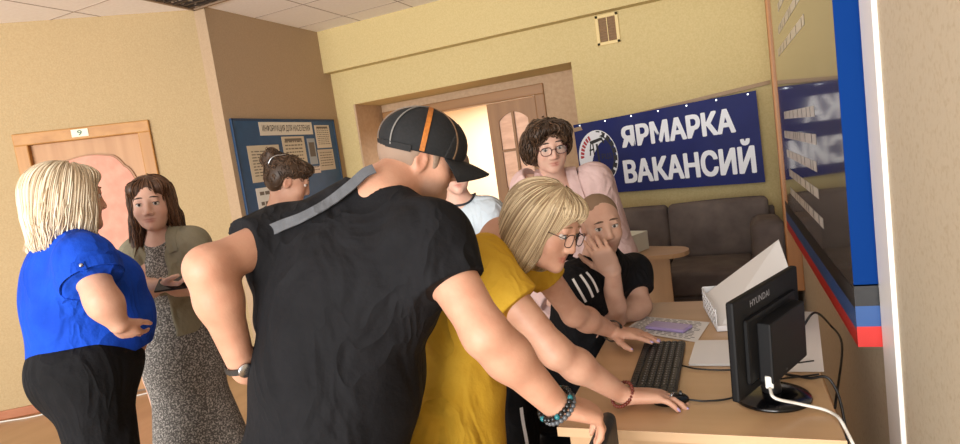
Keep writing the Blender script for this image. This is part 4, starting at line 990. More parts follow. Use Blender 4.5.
# ------------------------------------------------------------------ woman in the pink jacket
F = Figure('person', 'woman in pink jacket with glasses and short dark curly hair', SK3, .005)
hd = Head((-0.7823, 2.793, 1.533), -AWAY*.96+RIGHT*.10-UP*.20, UP-RIGHT*.06, 1.03, w=1.03, jaw=1.12)
F.torso(neck=(-0.7975, 2.908, 1.346), shR=(-0.9257, 2.864, 1.345), shL=(-0.6166, 2.95, 1.332), chest=(-0.777, 2.914, 1.034), waist=(-0.7694, 2.885, 0.7515), pelvis=(-0.7661, 2.86, 0.5249), w=1.12, dp=1.15, bust=1.2, belly=.03, hip=1.1, trap=.5)
F.head(hd, .058)
F.arm('L', (-0.5386, 2.982, 0.9421), (-0.636, 2.685, 0.8017), .055, .046, .028)
F.arm('R', (-1.002, 2.787, 0.9522), (-0.7967, 2.638, 0.7968), .055, .046, .028)
F.hand('R', B((0, 0, 0), .8, -.3, -.2), B((0, 0, 0), 0, .9, -.1), curl=(.4, .4, .4, .4)); F.hand('L', B((0, 0, 0), -.8, -.2, -.2), B((0, 0, 0), 0, .9, -.1), curl=(.4, .4, .4, .4))
stand_legs(F, -AWAY, half=.1, rt=.1)
o = F.build((F.pelvis[0], F.pelvis[1], 0)); tor = F.pick('torso'); cn = F.Rc
C_pink = cloth_mat('pink_jacket_cloth', '#d8b8b4', '#e0c2be', bump=.2)
F.cloth('top', tor+[neckhole(B(F.neck, 0, -.03, -.03), B((0, 0, 0), 0, -.55, 1), .070)], C_black, .006, None, [(F.pelvis-np.array([0, 0, .05]), (0, 0, -1))])
up = cn[:, 2]; fw = cn[:, 1]; lt = cn[:, 0]
jk = tor+[sleeve(F.shR, F.eR, .074, .062), sleeve(F.shL, F.eL, .074, .062), sleeve(F.eR, mix_(F.eR, F.wR, .9), .062, .05), sleeve(F.eL, mix_(F.eL, F.wL, .9), .062, .05), neckhole(B(F.neck, 0, 0, -.005), hd.P(0, -.02, -.06)-F.neck, .092),
    cap(F.neck+fw*.12+up*.02, F.chest+fw*.21-up*.06, .085, .05, .01, 'v', op='sub'), cap(F.chest+fw*.21-up*.05, F.pelvis+np.array(-AWAY)*.26, .03, .06, .01, 'v', op='sub')]
F.cloth('jacket', jk, C_pink, .018, folds(31, .008, 15), [(F.pelvis-np.array([0, 0, .12]), (0, 0, -1))])
C_pink2 = C_pink
jp = [q for q in tor]
for sg in (1, -1):
    pts = [F.neck+lt*sg*.075-fw*.01+up*.04, F.neck+lt*sg*.085+fw*.07, F.chest+lt*sg*.095+fw*.14+up*.10, F.chest+lt*sg*.075+fw*.18+up*.03, F.chest+lt*sg*.035+fw*.2-up*.05]
    P, nn = onsurf(jp, spline(pts, 22), .018, .012); gg = G(); ribbon(gg, P, nn, .052, .006); gg.build('lapel', C_pink, o)
F.cloth('trousers', F.pick('legR', 'legL')+[ell(F.pelvis, (.205, .165, .142), F.Rp, .06)], C_trous, .012, None, [((0, 0, .05), (0, 0, -1))], res=.01)
shoes(F, C_shoe)
Eh = lambda c, r, k=.02, **kw: ell(hd.P(*c), np.array(r)*hd.s, hd.R, k, 'hair', **kw)
hp = [Eh((0, -.025, .044), (.086, .102, .076)), Eh((-.078, -.008, .012), (.022, .045, .05), .03), Eh((.086, .0, .0), (.034, .055, .065), .03), Eh((0, -.05, -.03), (.085, .07, .08), .03), Eh((0, .062, .088), (.07, .045, .026), .02),
      Eh((.06, .06, .07), (.03, .035, .03)), Eh((-.062, .06, .065), (.032, .035, .036)), Eh((0, .13, -.022), (.066, .092, .104), .015, op='sub')]
H_dk = hair_mat('dark_brown_hair', '#251a13', '#6a503b')
rt = surf_roots(hp, 800, 41, lambda p, hd=hd: (((p-hd.c)@hd.R)/hd.s)[:, 2] > -.04)
st = strands(hp, rt, comb_head(hd), 11, .010, .0030, 42, (0, .015), wob=.65, lens=(.5, 1))
hair_obj('hair', o, hp, H_dk, .006, [st], disp=folds(43, .008, 70, stretch=.9))
hd.eyes(o, iris='#3c2a20', brow='#2a1d16', brow_r=.0035, look=(.3, -.5)); hd.glasses(o, mat('dark_red_frame', '#4a2326', .3), r=.0019)

# ------------------------------------------------------------------ person in the pale T-shirt behind the cap
F = Figure('person', 'person in pale blue T-shirt half hidden behind the black cap', SK3, .007)
hd = Head((-1.35, 2.939, 1.472), -AWAY*.95+RIGHT*.1-UP*.10, UP, 1.0)
F.torso(neck=(-1.379, 2.994, 1.294), shR=(-1.497, 2.936, 1.23), shL=(-1.224, 3.03, 1.23), chest=(-1.365, 2.991, 1.03), waist=(-1.357, 2.964, 0.7634), pelvis=(-1.357, 2.938, 0.5315), w=.95, dp=1.0, bust=1.0)
F.head(hd, .052)
F.arm('L', (-1.167, 3.064, 0.9335), (-1.214, 2.838, 0.7543)); F.arm('R', (-1.528, 2.889, 0.9377), (-1.386, 2.764, 0.7436))
F.hand('R', B((0, 0, 0), .8, -.3, -.3), B((0, 0, 0), 0, .9, 0)); F.hand('L', B((0, 0, 0), -.8, -.3, -.3), B((0, 0, 0), 0, .9, 0))
stand_legs(F, -AWAY, half=.085)
o = F.build((F.pelvis[0], F.pelvis[1], 0)); tor = F.pick('torso')
F.cloth('t_shirt', tor+[sleeve(F.shR, mix_(F.shR, F.eR, .7), .066, .062), sleeve(F.shL, mix_(F.shL, F.eL, .7), .066, .062), neckhole(B(F.neck, 0, 0, .012), hd.P(0, -.02, -.06)-F.neck, .066)], cloth_mat('pale_blue_cotton', '#c3d0da', '#ccd8e0'), .014, folds(51, .007, 16), [(F.pelvis-np.array([0, 0, .06]), (0, 0, -1))])
P, nn = onsurf(tor, ring(B(F.neck, 0, -.01, .012), B((0, 0, 0), 0, -.25, 1), .078, 0, 30), .014, .002); g = G(); g.tube([tuple(q) for q in P], .006, 6, True); g.build('collar_trim', mat('dark_collar', '#2c3038', .8), o, True)
F.cloth('trousers', F.pick('legR', 'legL')+[ell(F.pelvis, (.172, .142, .142), F.Rp, .06)], cloth_mat('navy_trousers', '#1a2030', '#20283a'), .012, None, [((0, 0, .05), (0, 0, -1))], res=.01)
shoes(F, C_shoe)
hv = [Eh2 for Eh2 in [ell(hd.P(0, -.022, .036), np.array((.084, .104, .088)), hd.R, .02), ell(hd.P(0, -.045, -.03), np.array((.082, .075, .08)), hd.R, .03), ell(hd.P(0, .13, -.04), np.array((.066, .09, .10)), hd.R, .015, op='sub')]]
hair_obj('hair', o, hv, hair_mat('grey_brown_hair', '#6a5546', '#9a8574', .7), .006, disp=folds(52, .003, 70, hd.R[:, 2], .2))
hd.eyes(o, brow='#6a5546')

# ------------------------------------------------------------------ woman with the bun by the notice board
F = Figure('person', 'dark-haired woman with clipped-up bun before the blue notice board', SK2, .007)
hd = Head((-2.058, 2.461, 1.541), RIGHT*.85+AWAY*.30-UP*.42, UP+RIGHT*.1, 1.0)
F.torso(neck=(-2.14, 2.44, 1.381), shR=(-2.129, 2.326, 1.296), shL=(-2.16, 2.554, 1.302), chest=(-2.188, 2.411, 1.107), waist=(-2.19, 2.381, 0.86), pelvis=(-2.192, 2.353, 0.623), w=.95, dp=1.0, bust=1.0)
F.head(hd, .050)
F.arm('R', (-2.073, 2.298, 1.04), (-1.939, 2.391, 0.9738)); F.arm('L', (-2.175, 2.568, 1.004), (-1.97, 2.486, 0.9608))
F.hand('R', RIGHT+AWAY*.2, AWAY); F.hand('L', RIGHT-AWAY*.1, -AWAY)
stand_legs(F, RIGHT, half=.085)
o = F.build((F.pelvis[0], F.pelvis[1], 0)); tor = F.pick('torso')
F.cloth('blouse', tor+[sleeve(F.shR, F.eR, .066, .056), sleeve(F.shL, F.eL, .066, .056), neckhole(B(F.neck, 0, 0, .012), hd.P(0, -.02, -.06)-F.neck, .058)], cloth_mat('dark_grey_blouse', '#2a2a30', '#33333a'), .013, folds(61, .006, 16), [(F.pelvis-np.array([0, 0, .06]), (0, 0, -1))])
F.cloth('trousers', F.pick('legR', 'legL')+[ell(F.pelvis, (.172, .142, .142), F.Rp, .06)], C_trous, .012, None, [((0, 0, .05), (0, 0, -1))], res=.01)
shoes(F, C_shoe)
Eh = lambda c, r, k=.02, **kw: ell(hd.P(*c), np.array(r)*hd.s, hd.R, k, 'hair', **kw)
hp = [Eh((0, -.018, .046), (.084, .104, .084)), Eh((0, -.055, .0), (.075, .065, .075), .03), Eh((0, .055, .080), (.064, .05, .03), .02), Eh((0, -.105, .085), (.048, .045, .045), .02), Eh((.02, -.12, .11), (.022, .03, .03), .015), Eh((-.02, -.13, .07), (.03, .03, .03), .015),
      Eh((0, .13, -.04), (.066, .09, .10), .015, op='sub'), Eh((0, .0, -.05), (.2, .03, .055), .01, op='sub')]
rt = surf_roots(hp, 350, 62, lambda p, hd=hd: (((p-hd.c)@hd.R)/hd.s)[:, 2] > -.04)
bun = A(hd.P(0, -.11, .10)); st = strands(hp, rt, lambda p: bun-p, 9, .011, .0026, 63, (-.001, .006), wob=.35, lens=(.5, 1))
hair_obj('hair', o, hp, H_dk, .006, [st], disp=folds(64, .004, 60))
hd.eyes(o, brow='#3a2a22')
P, nn = onsurf([q for q in hp if q.op == 'u'], spline([hd.P(.03, -.05, .12), hd.P(.05, -.085, .11), hd.P(.052, -.11, .085), hd.P(.05, -.12, .05)], 14), 0, .004); g = G(); g.tube([tuple(q) for q in P], .0045, 6); g.build('hair_clip', SILV, o, True)

# ------------------------------------------------------------------ woman in the blue blouse
F = Figure('person', 'woman in royal blue blouse with long blonde hair and black trousers', SK2, .006)
hd = Head((-2.149, 1.411, 1.579), RIGHT*.62+AWAY*.76-UP*.06, UP-RIGHT*.02, 1.02)
F.torso(neck=(-2.184, 1.403, 1.45), shR=(-1.978, 1.307, 1.377), shL=(-2.379, 1.49, 1.412), chest=(-2.19, 1.391, 1.274), waist=(-2.175, 1.382, 1.14), pelvis=(-2.168, 1.369, 0.9956), w=1.02, dp=1.22, bust=1.15, belly=.03, hip=1.0, trap=.9)
F.head(hd, .058)
F.arm('R', (-1.899, 1.282, 1.245), (-1.892, 1.317, 1.146), .056, .046, .031)
F.arm('L', (-2.354, 1.583, 1.172), (-2.166, 1.542, 1.077), .060, .048, .030)
F.hand('R', B((0, 0, 0), -.05, .8, -.65), B((0, 0, 0), -.2, .6, .5), curl=(.3, .3, .3, .3), s=.9); F.hand('L', B((0, 0, 0), .6, -.3, -.3), B((0, 0, 0), 0, -.8, -.1), s=.95)
stand_legs(F, RIGHT*.85+AWAY*.5, half=.10, rt=.11, rk=.08, ra=.055)
o = F.build((F.pelvis[0], F.pelvis[1], 0)); tor = F.pick('torso')
C_blue = cloth_mat('royal_blue_cloth', '#0f3fae', '#1348bb', bump=.3)
cR = mix_(F.shR, F.eR, .56); cL = mix_(F.shL, F.eL, .6)
bl = tor+[sleeve(F.shR, cR, .068, .066), sleeve(F.shL, cL, .066, .064), neckhole(B(F.neck, 0, 0, .012), hd.P(0, -.02, -.06)-F.neck, .062)]
F.cloth('blouse', bl, C_blue, .020, folds(71, .015, 16, (.7, .2, .3), .3), [((-2.162, 1.37, 0.9876), (np.array(UP)*-1+np.array(RIGHT)*.16)/1.0127)])
ub = [q for q in bl if q.op == 'u']; ax = cR-F.shR; ax /= np.linalg.norm(ax); P, nn = onsurf(ub, ring(cR-ax*.020, ax, .10, 0, 30), .02, .003); gg = G(); ribbon(gg, P, nn, .035, .004, True); gg.build('sleeve_cuff', C_blue, o)
P, nn = onsurf(ub, [cR-ax*t+np.array(-AWAY)*.12+np.array(RIGHT)*.06 for t in np.linspace(.09, .015, 8)], .02, .007); gg = G(); ribbon(gg, P, nn, .02, .003); gg.build('sleeve_tab', C_blue, o); G().sphere(Vector(P[1]+nn[1]*.004), .007).build('tab_button', SILV, o, True)
F.cloth('trousers', F.pick('legR', 'legL')+[ell(F.pelvis, (.172, .165, .15), F.Rp, .08), ell(F.pelvis-np.array(RIGHT)*.04-np.array([0, 0, .04]), (.15, .135, .13), F.Rp, .06)], C_trous, .016, folds(72, .006, 12), [(F.pelvis+np.array([0, 0, .09]), (0, 0, 1)), ((0, 0, .03), (0, 0, -1))], res=.008)
shoes(F, C_shoe)
Eh = lambda c, r, k=.02, **kw: ell(hd.P(*c), np.array(r)*hd.s, hd.R, k, 'hair', **kw)
hp = [Eh((0, -.022, .040), (.092, .112, .090)), Eh((0, -.052, -.035), (.098, .085, .11), .04), Eh((.072, .0, -.04), (.028, .062, .11), .03), Eh((-.072, .0, -.04), (.028, .062, .11), .03), Eh((0, .055, .072), (.07, .05, .035), .02),
      cap(hd.P(0, -.075, -.08), hd.P(0, -.10, -.135), .078, .045, .04, n=hd.R[:, 1], s=.7), cap(hd.P(-.04, -.07, -.1), hd.P(-.07, -.11, -.16), .04, .02, .03), cap(hd.P(.05, -.06, -.1), hd.P(.05, -.08, -.155), .04, .02, .03), cap(hd.P(.075, .0, -.08), hd.P(.07, .03, -.15), .032, .018, .03),
      Eh((0, .135, -.045), (.066, .09, .115), .015, op='sub')]
H_pl = hair_mat('platinum_blonde_hair', '#b39a7a', '#efe3ca')
lo_ = lambda p, hd=hd: ((p-hd.c)@hd.R)/hd.s
cmb = comb_head(hd, dn=(0, -.22, -1))
st = strands(hp, surf_roots(hp, 700, 73, lambda p: (lo_(p)[:, 2] > .03) & (lo_(p)[:, 1] < .05)), cmb, 22, .011, .0024, 74, (-.002, .006), lens=(.55, 1))
st2 = strands(hp, surf_roots(hp, 400, 75, lambda p: (lo_(p)[:, 2] < .03) & (lo_(p)[:, 2] > -.1) & (lo_(p)[:, 1] < .05)), cmb, 12, .011, .0026, 76, (-.002, .007), wob=.2, lens=(.5, 1))
hair_obj('hair', o, hp, H_pl, .006, [st, st2], disp=folds(77, .004, 50, hd.R[:, 2], .1))
hd.eyes(o, brow='#8f7552')

# ------------------------------------------------------------------ brunette in the olive jacket and long dress
F = Figure('person', 'brown-haired woman in olive jacket over long grey speckled dress', SK3, .005)
hd = Head((-2.342, 1.89, 1.526), -AWAY*.93+RIGHT*.26-UP*.05, UP+RIGHT*.02, .99)
F.torso(neck=(-2.372, 1.925, 1.366), shR=(-2.487, 1.892, 1.311), shL=(-2.255, 1.97, 1.321), chest=(-2.397, 1.933, 1.147), waist=(-2.379, 1.919, 0.9625), pelvis=(-2.369, 1.904, 0.7923), w=.93, dp=1.0, bust=1.0, trap=.75)
F.head(hd, .050)
F.arm('R', (-2.418, 1.795, 1.161), (-2.142, 1.718, 1.189), .046, .040, .026); F.arm('L', (-2.215, 1.983, 1.103), (-2.069, 1.788, 1.147), .046, .040, .026)
F.hand('R', RIGHT*.9-AWAY*.25-UP*.05, AWAY*.3+UP*.9, curl=(.5, .55, .6, .6), s=.95); F.hand('L', -RIGHT*.8-AWAY*.25+UP*.1, AWAY*.5+UP*.8, curl=(.5, .5, .5, .5), s=.95)
stand_legs(F, -AWAY, half=.085)
o = F.build((F.pelvis[0], F.pelvis[1], 0)); tor = F.pick('torso')
C_spk = mat('grey_speckled_dress', '#55524f', .85, '#b5b0aa', scale=150, detail=2, contrast=(.46, .66), bump=.2, bscale=12)
C_olv = cloth_mat('olive_jacket_cloth', '#85806c', '#938e7a', bump=.3)
pz = F.pelvis
F.cloth('dress', tor+[neckhole(B(F.neck, 0, -.02, .03), B((0, 0, 0), 0, -.25, 1), .056), cap(pz, (pz[0]+.03, pz[1], .22), .13, .245, .10, 'skirt', n=F.Rp[:, 1]*np.array([1, 1, 0]), s=.8)], C_spk, .010, folds(81, .014, 12, (0, 0, 1), .08), [((0, 0, .16), (0, 0, -1))])
cn = F.Rc; up = cn[:, 2]; fw = cn[:, 1]; lt = cn[:, 0]
jk = tor+[sleeve(F.shR, mix_(F.shR, F.eR, 1.0), .056, .050), sleeve(F.shL, mix_(F.shL, F.eL, 1.0), .056, .050), sleeve(F.eR, mix_(F.eR, F.wR, .22), .050, .048), sleeve(F.eL, mix_(F.eL, F.wL, .22), .050, .048), neckhole(B(F.neck, 0, 0, .012), hd.P(0, -.02, -.06)-F.neck, .072),
    cap(F.neck+fw*.13+up*.03, F.waist+fw*.18-up*.20, .06, .072, .01, 'v', op='sub'), cap(F.chest+fw*.16, F.waist+fw*.16, .055, .07, .01, 'v', op='sub')]
F.cloth('jacket', jk, C_olv, .019, folds(82, .013, 18), [(mix_(F.waist, F.pelvis, .15), (0, 0, -1))])
for sg in (1, -1):
    pts = [F.neck+lt*sg*.07-fw*.02+up*.03, F.neck+lt*sg*.085+fw*.06+up*.0, F.neck+lt*sg*.10+fw*.10-up*.06]
    P, nn = onsurf(tor, spline(pts, 14), .019, .005); gg = G(); ribbon(gg, P, nn, .045, .004); gg.build('collar', C_olv, o)
    P, nn = onsurf(tor, [F.chest+lt*sg*(.07+.085*t)+fw*.16+up*.0 for t in np.linspace(0, 1, 8)], .019, .006); gg = G(); ribbon(gg, P, nn, .035, .003); gg.build('pocket_flap', C_olv, o)
pts = [F.neck+lt*(.055*math.cos(a))+fw*(.03+.06*max(0, math.sin(a)))-up*(.0+.085*max(0, math.sin(a))) for a in np.linspace(0, math.pi, 20)]
P, nn = onsurf(F.L, pts, 0, .003); g = G(); g.tube([tuple(q) for q in P], .0016, 5); g.build('necklace', mat('gold_chain', '#a8843c', .3, metal=1), o, True)
shoes(F, C_shoe)
Eh = lambda c, r, k=.02, **kw: ell(hd.P(*c), np.array(r)*hd.s, hd.R, k, 'hair', **kw)
hp = [Eh((0, -.022, .040), (.084, .105, .086)), Eh((0, -.05, -.035), (.084, .075, .10), .03), Eh((.071, .0, -.02), (.017, .040, .085), .03), Eh((-.073, .0, -.02), (.017, .040, .085), .03), Eh((.050, .048, .072), (.030, .028, .028), .02), Eh((-.050, .048, .072), (.030, .028, .028), .02),
      cap(hd.P(.07, -.03, -.08), hd.P(.10, -.01, -.20), .035, .020, .03), cap(hd.P(-.072, -.03, -.08), hd.P(-.09, -.02, -.18), .034, .018, .03), cap(hd.P(0, -.08, -.08), hd.P(0, -.09, -.18), .06, .04, .03),
      Eh((0, .13, -.022), (.064, .094, .118), .012, op='sub')]
H_br = hair_mat('brown_hair', '#33221a', '#7a563c')
lo_ = lambda p, hd=hd: ((p-hd.c)@hd.R)/hd.s
cmb = comb_head(hd, dn=(0, -.1, -1))
st = strands(hp, surf_roots(hp, 600, 83, lambda p: (lo_(p)[:, 2] > .03) & (lo_(p)[:, 1] < .05)), cmb, 22, .011, .0022, 84, (-.002, .006), wob=.15, lens=(.55, 1))
st2 = strands(hp, surf_roots(hp, 250, 85, lambda p: (lo_(p)[:, 2] < .03) & (lo_(p)[:, 2] > -.1) & (lo_(p)[:, 1] < .05)), cmb, 13, .011, .0028, 86, (-.002, .008), wob=.3, lens=(.5, 1))
hair_obj('hair', o, hp, H_br, .006, [st, st2], disp=folds(87, .004, 50, hd.R[:, 2], .1))
hd.eyes(o, brow='#3d2a20', iris='#3c3026')
BRUN = F


# ================================================================== THINGS ON THE DESK
DT = .749
kb = empty('keyboard', (-.272, 1.97, DT), 'black computer keyboard lying on the oak desk', 'keyboard')
g = G(); g.box((-.345, 1.735, DT), (-.200, 2.205, DT+.016), bev=.004); g.build('case', M_dark, kb)
rows = 6
for r_i in range(rows):
    x = -.337+.0215*r_i+(.006 if r_i else 0); y = 2.195; w_row = [] if r_i else None
    g = G(); n = 0
    while y > 1.75:
        wd = .0185 if not (r_i == 5 and 1.93 < y < 2.05) else .10
        g.box((x, y-wd, DT+.012), (x+.0175, y-.0012, DT+.0215), bev=.0022, seg=1)
        y -= wd+.0015; n += 1
    g.build('key_row', mat('black_keys', '#17171a', .4), kb)
g = G()
for r_i in range(1, 6):
    for k_ in range(20):
        x = -.337+.0215*r_i+.006; y = 2.19-.0202*k_
        g.add([(x+.005, y-.010, DT+.0218), (x+.009, y-.010, DT+.0218), (x+.009, y-.005, DT+.0218), (x+.005, y-.005, DT+.0218)], [(0, 1, 2, 3)])
g.build('key_legends', mat('grey_legend', '#9a9aa0', .6), kb)
ms = empty('computer_mouse', (-0.2134, 1.718, 0.749), 'black computer mouse under the hand of the woman in yellow', 'mouse')
mc = Vector((-0.2129, 1.711, 0.749)); Mm = Matrix.Rotation(math.radians(-75), 4, 'Z')
v, q = sdf_mesh([ell(mc+Vector((0, 0, .010)), (.030, .052, .022), np.array(Mm.to_3x3()), .01)], .003, 0, None, [((0, 0, DT), (0, 0, -1))]); mesh_obj('shell', v, q, M_blackg, ms, True)
G().lathe([(.003, -.003), (.008, -.003), (.008, .003), (.003, .003)], mc+Mm.to_3x3() @ Vector((0, .03, 0))+Vector((0, 0, .027)), 12, Matrix.Rotation(math.pi/2, 3, 'Y')).build('scroll_wheel', M_dark, ms)
def cable(name, pts, r, m, label, n=40):
    return setp(G().tube(spline(pts, n), r, 7).build(name, m, None, True), label, 'cable')
cable('cable', [(-.200, 1.99, DT+.006), (-.15, 1.965, DT+.0045), (-.06, 1.96, DT+.0035), (.06, 1.99, DT+.0035), (.19, 2.04, DT+.004)], .0028, M_black, 'thin black cable running from the keyboard across the desk')
a = mc+Mm.to_3x3() @ Vector((0, .05, .006))
cable('cable', [tuple(a), (a.x+.05, a.y+.0, DT+.0035), (a.x+.12, a.y+.03, DT+.0035), (.02, 1.86, DT+.0035), (.19, 1.93, DT+.004)], .0028, M_black, 'thin black cable running from the mouse under the monitor')
# monitor, seen from behind
mo = empty('monitor', (.05, 1.765, DT), 'black flat computer monitor seen from behind on the right of the desk', 'monitor')
P0 = Vector((-0.0275, 1.599, 0.802)); P1 = Vector((0.0063, 1.655, 1.07)); P2 = Vector((0.19, 2.05, 1.073))
M_mon = mat('matte_black_plastic', '#0c0c0e', .6, spec=.25)
ax_u = (P2-P1); ax_u.z *= .15; wid = ax_u.length; ax_u.normalize(); ax_v = (P1-P0); ax_v -= ax_u*ax_v.dot(ax_u); hgt = ax_v.length; ax_v.normalize(); ax_n = ax_v.cross(ax_u)   # towards the viewer
if ax_n.dot(Vector((0, 0, 1.3))-P0) < 0: ax_n = -ax_n
Mp = Matrix((ax_u, ax_v, ax_n)).transposed().to_4x4(); Mp.translation = P0
G().box((0, 0, -.022), (wid, hgt, 0), bev=.006, M=Mp).build('screen_housing', M_mon, mo)
G().box((.012, .014, -.0232), (wid-.012, hgt-.012, -.0215), M=Mp).build('screen', mat('lit_screen', '#1b2026', .15, emit=('#aebccc', .55)), mo)
G().box((.05, .03, -.002), (wid-.05, hgt*.78, .010), bev=.009, M=Mp).build('back_bulge', M_mon, mo)
G().box((wid*.24, hgt*.08, .008), (wid*.80, hgt*.70, .046), bev=.005, M=Mp).build('rear_box', M_mon, mo)
g = G(); text_on(g, 'HYUNDAI', lambda u, v: Mp @ Vector((wid*.22+u*.125, hgt*.865+v*.018, .0008)), 0, 1, 0, 1, .01); g.build('brand_lettering', mat('grey_lettering', '#8c8c90', .5), mo)
bc = Vector((.055, 1.765, DT)); g = G()
G().lathe([(.098, 0), (.1, .004), (.096, .010), (.06, .018), (.035, .021)], bc, 40).build('stand_base', M_blackg, mo, True)
top = Mp @ Vector((wid*.45, hgt*.2, .03)); g = G(); d_ = Vector((ax_u.x, ax_u.y, 0)).normalized()
for w_ in (1,):
    b0 = bc+Vector((0, 0, .015)); g.tube(spline([b0, b0+Vector((0, .0, .06)), top], 10), [.026]*11, 10)
g.build('stand_neck', M_black, mo, True)
cp_ = Mp @ Vector((wid*.26, hgt*.12, .03)); G().box((-.010, -.012, -.022), (.010, .012, .012), bev=.003, M=Matrix.Translation(cp_)).build('cable_plug', mat('pale_plug', '#cfcfc8', .5), mo)
cable('cable', [tuple(cp_+Vector((0, -.012, -.02))), (0.0572, 1.646, 0.8), (0.1163, 1.681, 0.77), (0.1822, 1.667, 0.757), (.205, 1.60, .745), (.24, 1.57, .60), (.26, 1.60, .2), (.25, 1.7, .012)], .0042, mat('white_cable', '#d9d6ce', .5), 'thick white cable from the monitor over the desk edge')
cable('cable', [(.25, 2.15, .55), (0.34, 2.571, 0.6171), (0.33, 2.782, 0.6302), (.24, 2.4, .80), (.19, 2.36, DT+.006), (.12, 2.2, DT+.005), (.08, 2.1, DT+.005)], .0042, M_black, 'thick black cable looping by the right wall behind the desk')
cable('cable', [(.10, 1.93, DT+.004), (.16, 1.90, DT+.004), (.215, 1.88, .752), (.24, 1.86, .6), (.25, 1.85, .1)], .004, M_black, 'black power cable dropping over the wall side of the desk')
# papers
def flat_sheets(name, quad, n, label, th=.0006, m=M_paper, jit=.006, cat='paper', z0=DT, group=None):
    r_ = random.Random(len(label)); e = empty(name, (sum(p[0] for p in quad)/4, sum(p[1] for p in quad)/4, z0), label, cat, group)
    for i in range(n):
        dx, dy = (r_.uniform(-jit, jit), r_.uniform(-jit, jit)) if i else (0, 0)
        G().prism([(p[0]+dx, p[1]+dy, z0+i*.0016+.0004) for p in quad], (0, 0, th)).build('sheet', m, e)
    return e
flat_sheets('paper_stack', [(-.178, 2.0, 0), (-.02, 2.0, 0), (-.02, 2.235, 0), (-.165, 2.235, 0)], 5, 'blank white sheets lying beside the keyboard in front of the tray')
q4 = [(-.452, 2.385, 0), (-.165, 2.235, 0), (-.125, 2.47, 0), (-.395, 2.575, 0)]
e = flat_sheets('printed_form', q4, 2, 'printed form with rows of small text under the lilac phone')
bil = lambda u, v, z: tuple((Vector(q4[0])*(1-u)+Vector(q4[1])*u)*(1-v)+(Vector(q4[3])*(1-u)+Vector(q4[2])*u)*v+Vector((0, 0, z)))
g = G(); r_ = random.Random(9)
for i in range(13):
    v = .07+.07*i; u = .05
    while u < .9:
        l = r_.uniform(.03, .12); zz = DT+.0033; g.add([bil(u, v, zz), bil(min(u+l, .95), v, zz), bil(min(u+l, .95), v+.020, zz), bil(u, v+.020, zz)], [(0, 1, 2, 3)]); u += l+.03
g.build('print', M_print, e)
ph = empty('phone', (-.275, 2.39, DT+.004), 'lilac phone in a case lying on the printed form', 'phone')
Mq = Matrix.Translation((-.275, 2.392, DT+.004)) @ Matrix.Rotation(math.radians(-22), 4, 'Z')
G().box((-.082, -.040, 0), (.082, .040, .013), bev=.005, M=Mq).build('case', mat('lilac_case', '#a08fc0', .4), ph)
G().box((-.076, -.035, .0125), (.076, .035, .0136), M=Mq).build('back_cover', mat('lilac_cover', '#b3a2d0', .3), ph)
flat_sheets('paper_sheet', [(0.1103, 1.956, 0.749), (0.2016, 1.958, 0.749), (0.2616, 2.577, 0.749), (0.1577, 2.588, 0.749)], 2, 'white sheet on the desk between the monitor and the right wall')
# document tray of papers behind the monitor
tr = empty('document_tray', (-.03, 2.62, DT), 'white mesh document tray heaped with papers behind the monitor', 'tray')
c0 = Vector((-0.0923, 2.353, 0.752)); c1 = Vector((-0.005, 2.511, 0.752))
Mt = Matrix.Translation((c0.x, c0.y, DT+.001)) @ Matrix.Rotation(math.radians(10), 4, 'Z')
M_wm = mat('white_tray_plastic', '#e2e2e4', .5)
G().box((0, 0, 0), (.27, .34, .004), bev=.001, M=Mt).build('tray_bottom', M_wm, tr)
g = G()
for i in range(9): g.box((-.003, .005+.041*i, 0), (.0, .010+.041*i, .085), M=Mt)
for z in (0, .02, .04, .06, .081): g.box((-.0035, 0, z), (.0005, .34, z+.005), M=Mt)
g.build('side_grid', M_wm, tr)
G().box((0, -.003, 0), (.27, 0, .022), bev=.001, M=Mt).build('front_lip', M_wm, tr)
G().box((0, .34, 0), (.27, .343, .09), bev=.001, M=Mt).build('back_wall', M_wm, tr)
pp = empty('paper_pile', Mt @ Vector((.13, .17, .005)), 'leaning pile of white papers rising out of the document tray', 'paper')
for i in range(7):
    s_ = .004*i
    G().prism([Mt @ Vector(p) for p in ((.008+s_, .012+s_, .006+.004*i), (.29, .01+s_, .10+.006*i), (.31, .30, .235+.006*i), (.008+s_, .325-s_, .06+.004*i))], (0, 0, .0015)).build('sheet', M_paper, pp)
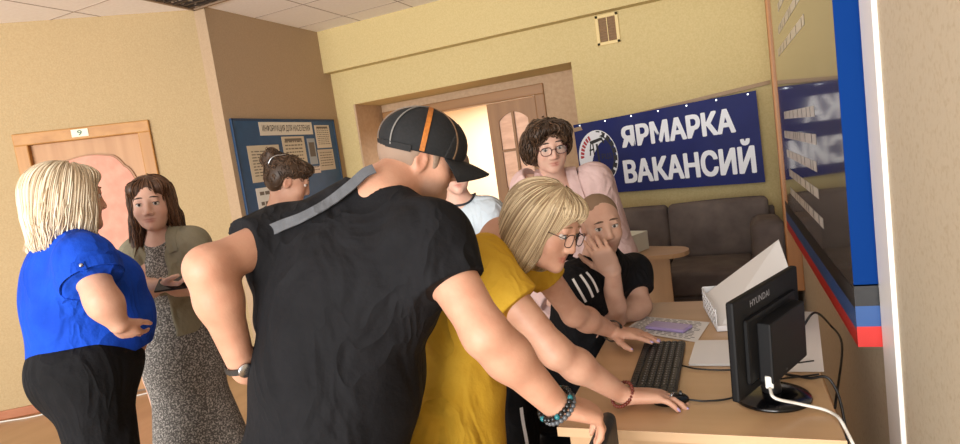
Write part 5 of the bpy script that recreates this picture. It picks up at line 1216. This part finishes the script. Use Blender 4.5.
# black chair in front of the desk
ch = empty('chair', (-.12, 1.27, 0), 'black padded chair in front of the desk, under the capped man\'s hand', 'chair')
Mc = Matrix.Translation((-.125, 1.27, 0)) @ Matrix.Rotation(math.radians(-90), 4, 'Z')     # local -y is the back of the chair
def cx(lo, hi, bev, name, m): return G().box(lo, hi, bev=bev, M=Mc, seg=4).build(name, m, ch, True)
M_lea = mat('black_upholstery', '#101013', .55, '#17171b', scale=20, bump=.2, bscale=40)
cx((-.20, -.18, .43), (.20, .22, .50), .025, 'seat', M_lea)
cx((-.20, -.235, .54), (.20, -.195, .835), .019, 'backrest', M_lea)
for sx in (-1, 1):
    x = sx*.19
    G().tube(spline([Mc @ Vector(p) for p in ((x, -.215, .56), (x, -.19, .42), (x, -.20, .25), (x, -.22, .0))], 16), .011, 8).build('rear_leg', SILV, ch, True)
    G().tube([Mc @ Vector(p) for p in ((x, .19, .44), (x, .20, .0))], .011, 8).build('front_leg', SILV, ch, True)
G().tube([Mc @ Vector(p) for p in ((-.19, -.195, .30), (.19, -.195, .30))], .009, 8).build('crossbar', SILV, ch, True)
# stool for the seated man
sl = empty('stool', (SEAT[0], SEAT[1], 0), 'plain black stool under the seated man', 'stool')
zt = SEAT[2]-.135; G().lathe([(.17, zt-.05), (.185, zt-.03), (.185, zt-.01), (.16, zt)], (SEAT[0], SEAT[1], 0), 28).build('seat', M_lea, sl, True)
for i in range(4):
    a_ = math.pi/4+i*math.pi/2; G().tube([(SEAT[0]+.13*math.cos(a_), SEAT[1]+.13*math.sin(a_), zt-.05), (SEAT[0]+.18*math.cos(a_), SEAT[1]+.18*math.sin(a_), 0)], .013, 8).build('leg', SILV, sl, True)
# phone in the brunette's hands, cable on the floor
wm = mix_(BRUN.wR, BRUN.wL, .5); hp_ = empty('phone', Vector(wm)+Vector((.03, -.06, .01)), 'dark phone held in the hands of the woman in the long dress', 'phone')
Mh = Matrix.Translation(Vector(mix_(BRUN.wR, BRUN.wL, .55))+Vector(-AWAY)*.055+Vector((0, 0, .03))) @ Matrix.Rotation(math.radians(23), 4, 'Z') @ Matrix.Rotation(math.radians(35), 4, 'X')
G().box((-.07, -.036, -.004), (.07, .036, .004), bev=.003, M=Mh).build('case', M_black, hp_); G().box((-.066, -.033, .0036), (.066, .033, .0044), M=Mh).build('screen', M_blackg, hp_)
cable('floor_cable', [tuple(M_LW @ Vector(p)) for p in ((2.6, .05, .006), (2.0, .055, .006), (1.7, .10, .006), (1.4, .06, .006), (1.0, .12, .006), (.6, .07, .006), (.3, .10, .006))], .006, MATS['white_cable'], 'thin white cable lying on the floor along the left wall')
